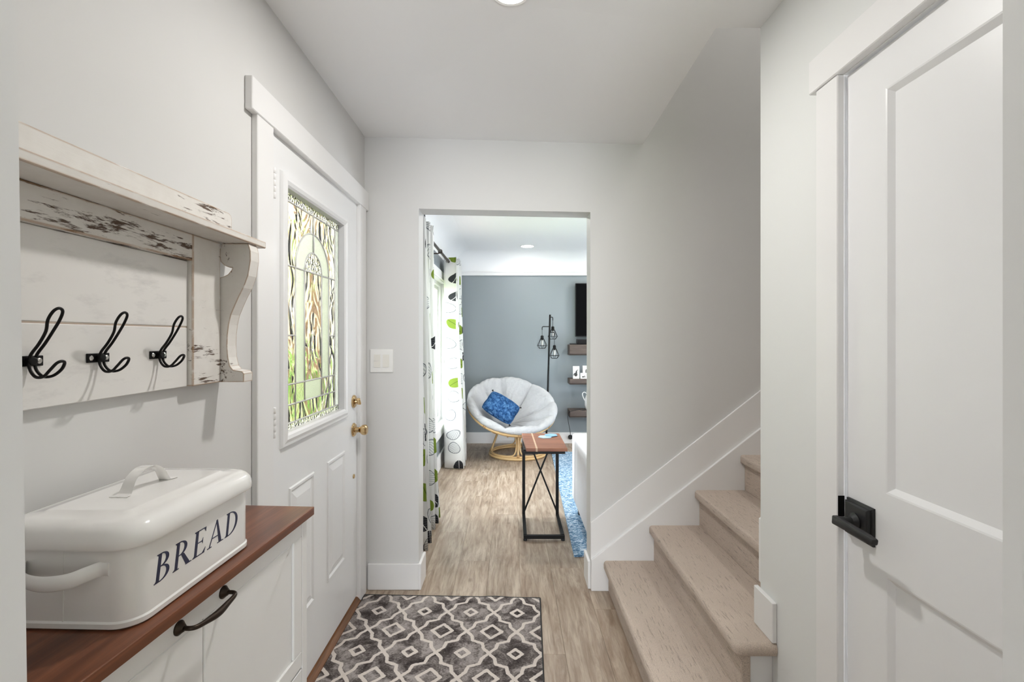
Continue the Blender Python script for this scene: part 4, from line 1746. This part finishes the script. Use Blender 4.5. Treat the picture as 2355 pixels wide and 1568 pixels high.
edge = [(-1 + 2 * k / 20, -1) for k in range(21)] + [(1, -1 + 2 * k / 20) for k in range(1, 21)] + [(1 - 2 * k / 20, 1) for k in range(1, 21)] + [(-1, 1 - 2 * k / 20) for k in range(1, 20)]
pp = []
for u_, v_ in edge:
    pinch = 1 - 0.10 * (1 - abs(u_)) * abs(v_) ** 3
    pinch2 = 1 - 0.10 * (1 - abs(v_)) * abs(u_) ** 3
    cr_ = 1 - 0.13 * (u_ * v_) ** 2
    pp.append(PCN + ax * (0.200 * u_ * pinch2 * cr_) + ay * (0.150 * v_ * pinch * cr_))
tube(bm, pp, 0.005, 6, closed=True)
obj('piping', bm, M['denim'], pil, smooth=True)
for su_, sv_ in ((-1, 1), (1, 1), (1, -1)):
    bm = bm_new()
    c0 = PCN + ax * (0.174 * su_) + ay * (0.130 * sv_)
    tube(bm, [c0, c0 + (ax * su_ + ay * sv_).normalized() * 0.022], 0.004, 6, r_end=0.012)
    obj('tassel', bm, M['blackmat'], pil)

# ================================================================== floor lamp
lamp = thing('floor_lamp', 'black three-arm floor lamp with open wire cage shades behind the round chair', 'floor lamp', (0.43, 6.05, 0))
LYD = 6.05
bm = bm_new()
lathe(bm, [(0.13, 0.0), (0.13, 0.012), (0.12, 0.020), (0.03, 0.026), (0.016, 0.05)], (0.43, LYD, 0), 'z', 36)
obj('base', bm, M['black'], lamp, smooth=0.6)
bm = bm_new()
poleX = lambda z_: 0.43 + 0.049 * z_ / 1.636
tube(bm, [(poleX(0.02), LYD, 0.02), (poleX(1.64), LYD, 1.64)], 0.0115, 12)
obj('pole', bm, M['black'], lamp, smooth=0.7)
for (za, cx, cy, zs_) in ((1.492, 0.380, LYD - 0.02, 1.381), (1.610, 0.517, LYD + 0.045, 1.494), (1.42, 0.524, LYD - 0.10, 1.262)):
    px_ = poleX(za)
    d = Vector((cx - px_, cy - LYD, 0))
    L_ = d.length
    d.normalize()
    c_ = Vector((px_, LYD, za))
    bm = bm_new()
    tube(bm, [c_, c_ + d * (L_ - 0.015), c_ + d * (L_ - 0.004) + Vector((0, 0, -0.004)), c_ + d * L_ + Vector((0, 0, -0.015)), (cx, cy, za - 0.04)], 0.0055, 8)
    tube(bm, [(cx, cy, za - 0.035), (cx, cy, zs_)], 0.0028, 6)
    arm = obj('arm', bm, M['black'], lamp, smooth=0.7)
    bm = bm_new()
    lathe(bm, [(0.006, zs_ + 0.004), (0.017, zs_ - 0.002), (0.019, zs_ - 0.014), (0.019, zs_ - 0.036), (0.014, zs_ - 0.040), (0.014, zs_ - 0.056)], (cx, cy, 0), 'z', 18)
    obj('socket', bm, M['black'], arm, smooth=0.7)
    bm = bm_new()
    lathe(bm, [(0.011, zs_ - 0.054), (0.015, zs_ - 0.072), (0.0165, zs_ - 0.095), (0.014, zs_ - 0.115), (0.006, zs_ - 0.122)], (cx, cy, 0), 'z', 18)
    obj('bulb', bm, M['bulb'], arm, smooth=True)
    bm = bm_new()
    z0_, z1_, z2_ = zs_ - 0.036, zs_ - 0.124, zs_ - 0.158
    for k in range(6):
        a = 2 * PI * k / 6 + 0.25
        e_ = lambda r_, z_: (cx + r_ * math.cos(a), cy + r_ * math.sin(a), z_)
        tube(bm, [e_(0.020, z0_), e_(0.063, z1_), e_(0.036, z2_)], 0.0028, 6)
    for r_, z_ in ((0.020, z0_), (0.063, z1_), (0.036, z2_)):
        tube(bm, [(cx + r_ * math.cos(2 * PI * k / 6 + 0.25), cy + r_ * math.sin(2 * PI * k / 6 + 0.25), z_) for k in range(6)], 0.0028, 6, closed=True)
    obj('cage_shade', bm, M['black'], arm)

# ================================================================== side table
st = thing('side_table', 'narrow C-shaped side table with brown wood top and black X-braced frame', 'side table', (0.215, 3.48, 0))
zt_ = 0.632
bm = bm_new()
poly = [(0.097, 3.20), (0.3675, 3.20), (0.362, 3.70), (0.078, 3.70)]
prism(bm, poly, 'z', zt_ - 0.022, zt_)
bevel(bm, 0.002, 1)
obj('table_top', bm, M['tablewood'], st)
bm = bm_new()
prism(bm, [(0.160, 3.1995), (0.172, 3.1995), (0.160, 3.7005), (0.150, 3.7005)], 'z', zt_ - 0.0222, zt_ + 0.0004)
obj('pale_stripe', bm, M['pale_inlay'], st)
sq = 0.011


def bar(name, p, q, r_=sq):
    b_ = bm_new()
    p, q = Vector(p), Vector(q)
    d_ = (q - p).normalized()
    ref = Vector((0, 1, 0)) if abs(d_.y) < 0.9 else Vector((0, 0, 1))
    s_ = d_.cross(ref).normalized()
    t2 = d_.cross(s_).normalized()
    vs_ = []
    for e in (p, q):
        vs_.append([b_.verts.new(e + s_ * a * r_ + t2 * b * r_) for a, b in ((-1, -1), (1, -1), (1, 1), (-1, 1))])
    for k in range(4):
        b_.faces.new((vs_[0][k], vs_[0][(k + 1) % 4], vs_[1][(k + 1) % 4], vs_[1][k]))
    b_.faces.new(vs_[0][::-1])
    b_.faces.new(vs_[1])
    return obj(name, b_, M['black'], st)


xl, xr, yb_, yf_ = 0.093, 0.345, 3.68, 3.27
zu = zt_ - 0.022 - sq
bar('post', (xl, yb_, 0.014), (xl, yb_, zu))
bar('post', (xr, yb_, 0.014), (xr, yb_, zu))
bar('base_bar', (xl, yf_, 0.025), (xl, yb_, 0.025))
bar('base_bar', (xr, yf_, 0.025), (xr, yb_, 0.025))
bar('base_bar', (xl - sq, yf_, 0.025), (xr + sq, yf_, 0.025))
bar('top_bar', (xl, 3.23, zu), (xl, yb_, zu))
bar('top_bar', (xr, 3.23, zu), (xr, yb_, zu))
bar('top_bar', (xl - sq, 3.24, zu), (xr + sq, 3.24, zu))
bar('top_bar', (xl, yb_, zu), (xr, yb_, zu))
bar('cross_brace', (xl, yb_, 0.04), (xr - 0.03, yb_, zu), 0.006)
bar('cross_brace', (xr, yb_ + 0.012, 0.04), (xl + 0.03, yb_ + 0.012, zu), 0.006)
for x_ in (xl, xr):
    bm = bm_new()
    lathe(bm, [(0.012, 0.0), (0.013, 0.006), (0.009, 0.014)], (x_, yf_, 0), 'z', 14)
    obj('foot', bm, M['blackmat'], st)
paper = simple('pale_blue_card', srgb(172, 206, 226), 0.6)
paper2 = simple('blue_card', srgb(124, 168, 200), 0.6)
for (cx, cy, r_, m_, z_, rot, lb) in ((0.245, 3.555, 0.052, paper, zt_ + 0.0005, 0.2, 'pale blue hexagonal coaster lying flat at the left of two on the side table'),
                                       (0.292, 3.60, 0.050, paper2, zt_ + 0.0045, 0.6, 'blue hexagonal coaster overlapping the other on the side table')):
    bm = bm_new()
    prism(bm, [(cx + r_ * math.cos(rot + 2 * PI * k / 6), cy + r_ * math.sin(rot + 2 * PI * k / 6)) for k in range(6)], 'z', z_, z_ + 0.004)
    o = obj('coaster', bm, m_)
    tag(o, lb, 'coaster', 'coasters on the side table')

# ================================================================== blue rug and sofa
bm = bm_new()
NX, NY = 60, 80
g = [[bm.verts.new((0.387 + 0.083 * j / NY + (2.45) * i / NX, 3.02 + 2.73 * j / NY, 0.014 + random.uniform(-0.003, 0.004))) for i in range(NX + 1)] for j in range(NY + 1)]
for j in range(NY):
    for i in range(NX):
        bm.faces.new((g[j][i], g[j][i + 1], g[j + 1][i + 1], g[j + 1][i]))
ret = bmesh.ops.extrude_face_region(bm, geom=bm.faces[:])
for v_ in ret['geom']:
    if isinstance(v_, bmesh.types.BMVert):
        v_.co.z = 0.001
br = obj('area_rug', bm, M['blue_rug'])
tag(br, 'mottled blue and white area rug under the white sofa', 'rug')

sofa = thing('sofa', 'white upholstered sofa partly hidden behind the opening', 'sofa', (1.4, 3.31, 0.014))
SX0, SX1 = 0.468, 2.35


def soft(name, b_, w=0.025, parent=sofa):
    bm_ = bm_new()
    box(bm_, *b_)
    bevel(bm_, w, 4)
    return obj(name, bm_, M['sofa'], parent, smooth=0.7)


soft('arm', (SX0, SX0 + 0.18, 2.86, 3.775, 0.125, 0.622))
soft('arm', (SX1 - 0.18, SX1, 2.86, 3.775, 0.125, 0.622))
soft('backrest', (SX0 + 0.181, SX1 - 0.181, 2.86, 3.06, 0.125, 0.80), 0.04)
soft('seat_frame', (SX0 + 0.181, SX1 - 0.181, 3.061, 3.75, 0.125, 0.30))
mid = (SX0 + SX1) / 2
soft('seat_cushion', (SX0 + 0.183, mid - 0.002, 3.063, 3.79, 0.301, 0.46), 0.045)
soft('seat_cushion', (mid + 0.002, SX1 - 0.183, 3.063, 3.79, 0.301, 0.46), 0.045)
for x_, y_ in ((SX0 + 0.055, 3.70), (SX1 - 0.055, 3.70), (SX0 + 0.055, 3.08), (SX1 - 0.055, 3.08)):
    bm = bm_new()
    prism(bm, [(x_ - 0.024, y_ - 0.024), (x_ + 0.024, y_ - 0.024), (x_ + 0.024, y_ + 0.024), (x_ - 0.024, y_ + 0.024)], 'z', 0.0185, 0.126)
    for v_ in bm.verts:
        if v_.co.z < 0.03:
            v_.co.x = x_ + (v_.co.x - x_) * 0.7
            v_.co.y = y_ + (v_.co.y - y_) * 0.7
    obj('leg', bm, M['blackmat'], sofa)

# ================================================================== TV wall
tv = thing('television', 'black flat-screen television on the grey wall', 'television', (1.4, LF, 1.36))
bm = bm_new()
box(bm, 0.815, 2.05, 6.215, 6.255, 1.367, 2.048)
bevel(bm, 0.004, 1)
obj('casing', bm, M['blackmat'], tv)
bm = bm_new()
box(bm, 0.823, 2.042, 6.2135, 6.2155, 1.378, 2.040)
obj('screen', bm, M['screen'], tv)
bm = bm_new()
box(bm, 1.2, 1.6, 6.255, LF, 1.55, 1.85)
obj('wall_mount', bm, M['black'], tv)
for (za, zb2, y0, lb) in ((1.136, 1.268, 6.06, 'weathered floating shelf with soundbar directly below the television'),
                          (0.772, 0.842, 6.04, 'weathered floating shelf holding small white cards, middle of three'),
                          (0.365, 0.452, 6.04, 'weathered floating shelf nearest the floor with a black cable over it')):
    bm = bm_new()
    prism(bm, [(y0, za + 0.02), (y0 + 0.03, za), (LF, za), (LF, zb2), (y0, zb2)], 'x', 0.722, 2.1)
    bevel(bm, 0.004, 1)
    o = obj('floating_shelf', bm, M['shelfwood'])
    tag(o, lb, 'shelf', 'floating shelves under the television')
bm = bm_new()
box(bm, 0.822, 1.75, 6.11, 6.20, 1.269, 1.338)
bevel(bm, 0.008, 2)
sb = obj('speaker_housing', bm, M['blackmat'])
sbt = thing('soundbar', 'black soundbar on the shelf below the television', 'soundbar', (1.28, 6.15, 1.269))
sb.parent = sbt
sb.matrix_parent_inverse = sbt.matrix_basis.inverted()
bm = bm_new()
box(bm, 0.83, 1.742, 6.108, 6.112, 1.277, 1.330)
obj('grille', bm, M['black'], sbt)
bm = bm_new()
box(bm, 0.735, 0.815, 6.09, 6.19, 1.269, 1.284)
bevel(bm, 0.003, 1)
o = obj('media_box', bm, M['blackmat'])
tag(o, 'thin black media box at the left end of the top shelf', 'media box')

# cards on the middle shelf
pr_dark = simple('pear_print', srgb(70, 68, 66), 0.7)
pr_mid = simple('pear_print_grey', srgb(128, 126, 122), 0.7)
cardm = simple('card_white', srgb(236, 234, 230), 0.6)


def card(name, x0, x1, y_, z0, z1_, label, marks, th=0.03):
    r_ = thing(name, label, 'picture block', ((x0 + x1) / 2, y_, z0), group='white picture blocks on the middle shelf')
    b_ = bm_new()
    box(b_, x0, x1, y_, y_ + th, z0, z1_)
    bevel(b_, 0.002, 1)
    obj('block', b_, cardm, r_)
    for pts_, m_ in marks:
        b_ = bm_new()
        prism(b_, pts_, 'y', y_ - 0.0006, y_ + 0.0004)
        obj('print', b_, m_, r_)


def ell(cx, cz, a, b, rot=0, n=16):
    return [(cx + a * math.cos(2 * PI * k / n) * math.cos(rot) - b * math.sin(2 * PI * k / n) * math.sin(rot),
             cz + a * math.cos(2 * PI * k / n) * math.sin(rot) + b * math.sin(2 * PI * k / n) * math.cos(rot)) for k in range(n)]


card('picture_block', 0.770, 0.850, 6.10, 0.8425, 1.000, 'tall white block printed with a dark hanging pear, leftmost on the middle shelf',
     [(ell(0.805, 0.895, 0.020, 0.024), pr_dark), (ell(0.812, 0.925, 0.010, 0.016), pr_dark), (ell(0.785, 0.900, 0.008, 0.020, -0.5), pr_mid), (ell(0.822, 0.948, 0.018, 0.005, 0.5), pr_mid),
      ([(0.800, 0.930), (0.803, 0.930), (0.822, 0.945), (0.820, 0.948)], pr_dark)])
card('picture_block', 0.862, 0.945, 6.10, 0.8425, 0.914, 'small white block with a low dark motif beside the pear block',
     [(ell(0.895, 0.868, 0.012, 0.008), pr_dark), (ell(0.915, 0.872, 0.008, 0.010, 0.4), pr_mid), ([(0.880, 0.858), (0.930, 0.858), (0.930, 0.861), (0.880, 0.861)], pr_dark)], 0.02)
card('picture_block', 0.897, 0.985, 6.15, 0.8425, 1.003, 'tall white block standing behind the small one on the middle shelf', [(ell(0.945, 0.93, 0.016, 0.03), pr_mid)], 0.03)

# white jug on the lowest shelf (mostly hidden by the jamb)
jug = thing('jug', 'white jug with looped handle on the lowest shelf', 'jug', (0.985, 6.13, 0.452))
bm = bm_new()
lathe(bm, [(0.045, 0.4525), (0.052, 0.458), (0.066, 0.51), (0.066, 0.58), (0.046, 0.64), (0.042, 0.665), (0.048, 0.685), (0.044, 0.684), (0.036, 0.66)], (0.985, 6.13, 0), 'z', 28)
obj('body', bm, M['enamel'], jug, smooth=0.9)
bm = bm_new()
tube(bm, catmull([(0.945, 6.13, 0.655), (0.915, 6.13, 0.672), (0.893, 6.13, 0.655), (0.897, 6.13, 0.62), (0.912, 6.13, 0.585), (0.925, 6.13, 0.56)], 5), 0.006, 8)
obj('handle', bm, M['enamel'], jug, smooth=True)

# cable and plug
cab2 = thing('power_cable', 'thin black cable looping off the lowest shelf to a wall plug', 'cable', (0.75, 6.2, 0.06))
bm = bm_new()
pth = catmull([(0.915, 6.06, 0.4565), (0.88, 6.03, 0.458), (0.84, 6.015, 0.470), (0.76, 6.015, 0.455), (0.712, 6.03, 0.435), (0.700, 6.06, 0.38), (0.715, 6.12, 0.29), (0.742, 6.2, 0.19), (0.755, 6.235, 0.10)], 6)
tube(bm, pth, 0.0035, 6)
obj('cord', bm, M['blackmat'], cab2, smooth=True)
bm = bm_new()
lathe(bm, [(0.016, LF - 0.017), (0.028, LF - 0.022), (0.030, LF - 0.040), (0.022, LF - 0.050)], (0.755, 0, 0.085), 'y', 20)
obj('plug', bm, M['blackmat'], cab2, smooth=0.7)

# ================================================================== outside
bm = bm_new()
box(bm, -40, -0.96, -20, 40, -0.35, -0.25)
struct('ground', bm, M['lawn'], 'green lawn outside the entry door', 'lawn')
bm = bm_new()
box(bm, -2.1, -0.96, 2.95, 40, -0.25, -0.235)  # pale strip added so the view past the window burns out white
struct('bright_ground', bm, M['concrete'], 'pale ground strip added to whiten the view from the living room window', 'walkway')
bm = bm_new()
box(bm, -2.4, -0.945, 1.2, 2.9, -0.25, -0.02)
struct('porch_step', bm, M['stucco'], 'concrete porch step outside the entry door', 'step')


def palm(loc, n, L_, label, seed):
    rn = random.Random(seed)
    r_ = thing('palm_shrub', label, 'shrub', loc, group='palm shrubs outside the entry door')
    b_ = bm_new()
    tube(b_, [(loc[0], loc[1], loc[2]), (loc[0], loc[1], loc[2] + 0.5)], 0.07, 10, r_end=0.05)
    obj('stem', b_, M['bark'], r_)
    for k in range(n):
        a = 2 * PI * k / n + rn.uniform(-.2, .2)
        el = rn.uniform(0.35, 1.35)
        ln = L_ * rn.uniform(.8, 1.15)
        b_ = bm_new()
        d_ = Vector((math.cos(a), math.sin(a), 0))
        spine = []
        for q in range(9):
            f = q / 8
            spine.append(Vector(loc) + Vector((0, 0, 0.48)) + d_ * (ln * f * math.cos(el)) + Vector((0, 0, ln * (f * math.sin(el) - 0.45 * f * f))))
        tube(b_, spine, 0.012, 5, r_end=0.004)
        sd = d_.cross(Vector((0, 0, 1)))
        for q in range(2, 9):
            for s_ in (-1, 1):
                for h_ in (0.0, 0.5):
                    p = spine[q - 1].lerp(spine[q], h_)
                    tip = p + sd * s_ * 0.26 * ln / 1.2 + (spine[q] - spine[q - 1]).normalized() * 0.16 + Vector((0, 0, -0.06))
                    wv = (spine[q] - spine[q - 1]).normalized() * 0.018
                    up = Vector((0, 0, 0.004))
                    A_ = [b_.verts.new(v_) for v_ in (p - wv, p + wv, tip)]
                    C_ = [b_.verts.new(v_) for v_ in (p - wv + up, p + wv + up, tip + up)]
                    b_.faces.new(A_)
                    b_.faces.new(C_[::-1])
                    for m_ in range(3):
                        b_.faces.new((A_[m_], A_[(m_ + 1) % 3], C_[(m_ + 1) % 3], C_[m_]))
        obj('frond', b_, M['leaf'], r_)


palm((-2.9, 6.6, -0.25), 15, 1.3, 'arching green palm shrub seen through the middle of the door glass', 3)
palm((-4.75, 10.0, -0.25), 15, 1.8, 'larger green palm shrub further out, seen through the left of the door glass', 5)
post = thing('porch_post', 'brown timber porch post outside the entry door glass', 'post', (-1.56, 4.3, -0.25))
bm = bm_new()
box(bm, -1.70, -1.42, 4.16, 4.44, -0.25, 3.2)
bevel(bm, 0.01, 1)
obj('shaft', bm, M['fence'], post)
bm = bm_new()
box(bm, -1.74, -1.38, 4.12, 4.48, -0.25, 0.1)
bevel(bm, 0.01, 1)
obj('plinth', bm, M['fence'], post)
tree = thing('tree', 'brown-trunked tree standing beyond the palm shrubs', 'tree', (-5.4, 14.0, -0.25))
bm = bm_new()
tube(bm, catmull([(-5.4, 14.0, -0.25), (-5.35, 14.0, 0.8), (-5.45, 14.05, 1.8), (-5.3, 14.1, 3.4)], 5), 0.5, 12, r_end=0.3)
obj('trunk', bm, M['bark'], tree, smooth=True)
bm = bm_new()
rn = random.Random(2)
for k in range(420):
    v_ = Vector((rn.gauss(0, 1), rn.gauss(0, 1), rn.gauss(0, 0.8)))
    v_ = v_.normalized() * rn.uniform(.4, 1.3)
    c_ = Vector((-5.4, 14.0, 3.5)) + v_
    a, b = Vector((rn.gauss(0, 1), rn.gauss(0, 1), rn.gauss(0, 1))).normalized() * .16, Vector((rn.gauss(0, 1), rn.gauss(0, 1), rn.gauss(0, 1))).normalized() * .1
    bm.faces.new([bm.verts.new(c_ + a), bm.verts.new(c_ + b), bm.verts.new(c_ - a), bm.verts.new(c_ - b)])
cr = obj('foliage', bm, M['leaf'], tree)
cr['kind'] = 'stuff'
house = thing('neighbour_house', 'tan stucco house across the lawn', 'house', (-9, 19, -0.25))
bm = bm_new()
box(bm, -12.5, -5.0, 17, 23, -0.25, 7.0)
obj('wall', bm, M['stucco'], house)
bm = bm_new()
prism(bm, [(-13.0, 6.98), (-4.5, 6.98), (-8.7, 9.4)], 'y', 16.6, 23.4)
obj('roof', bm, M['bark'], house)
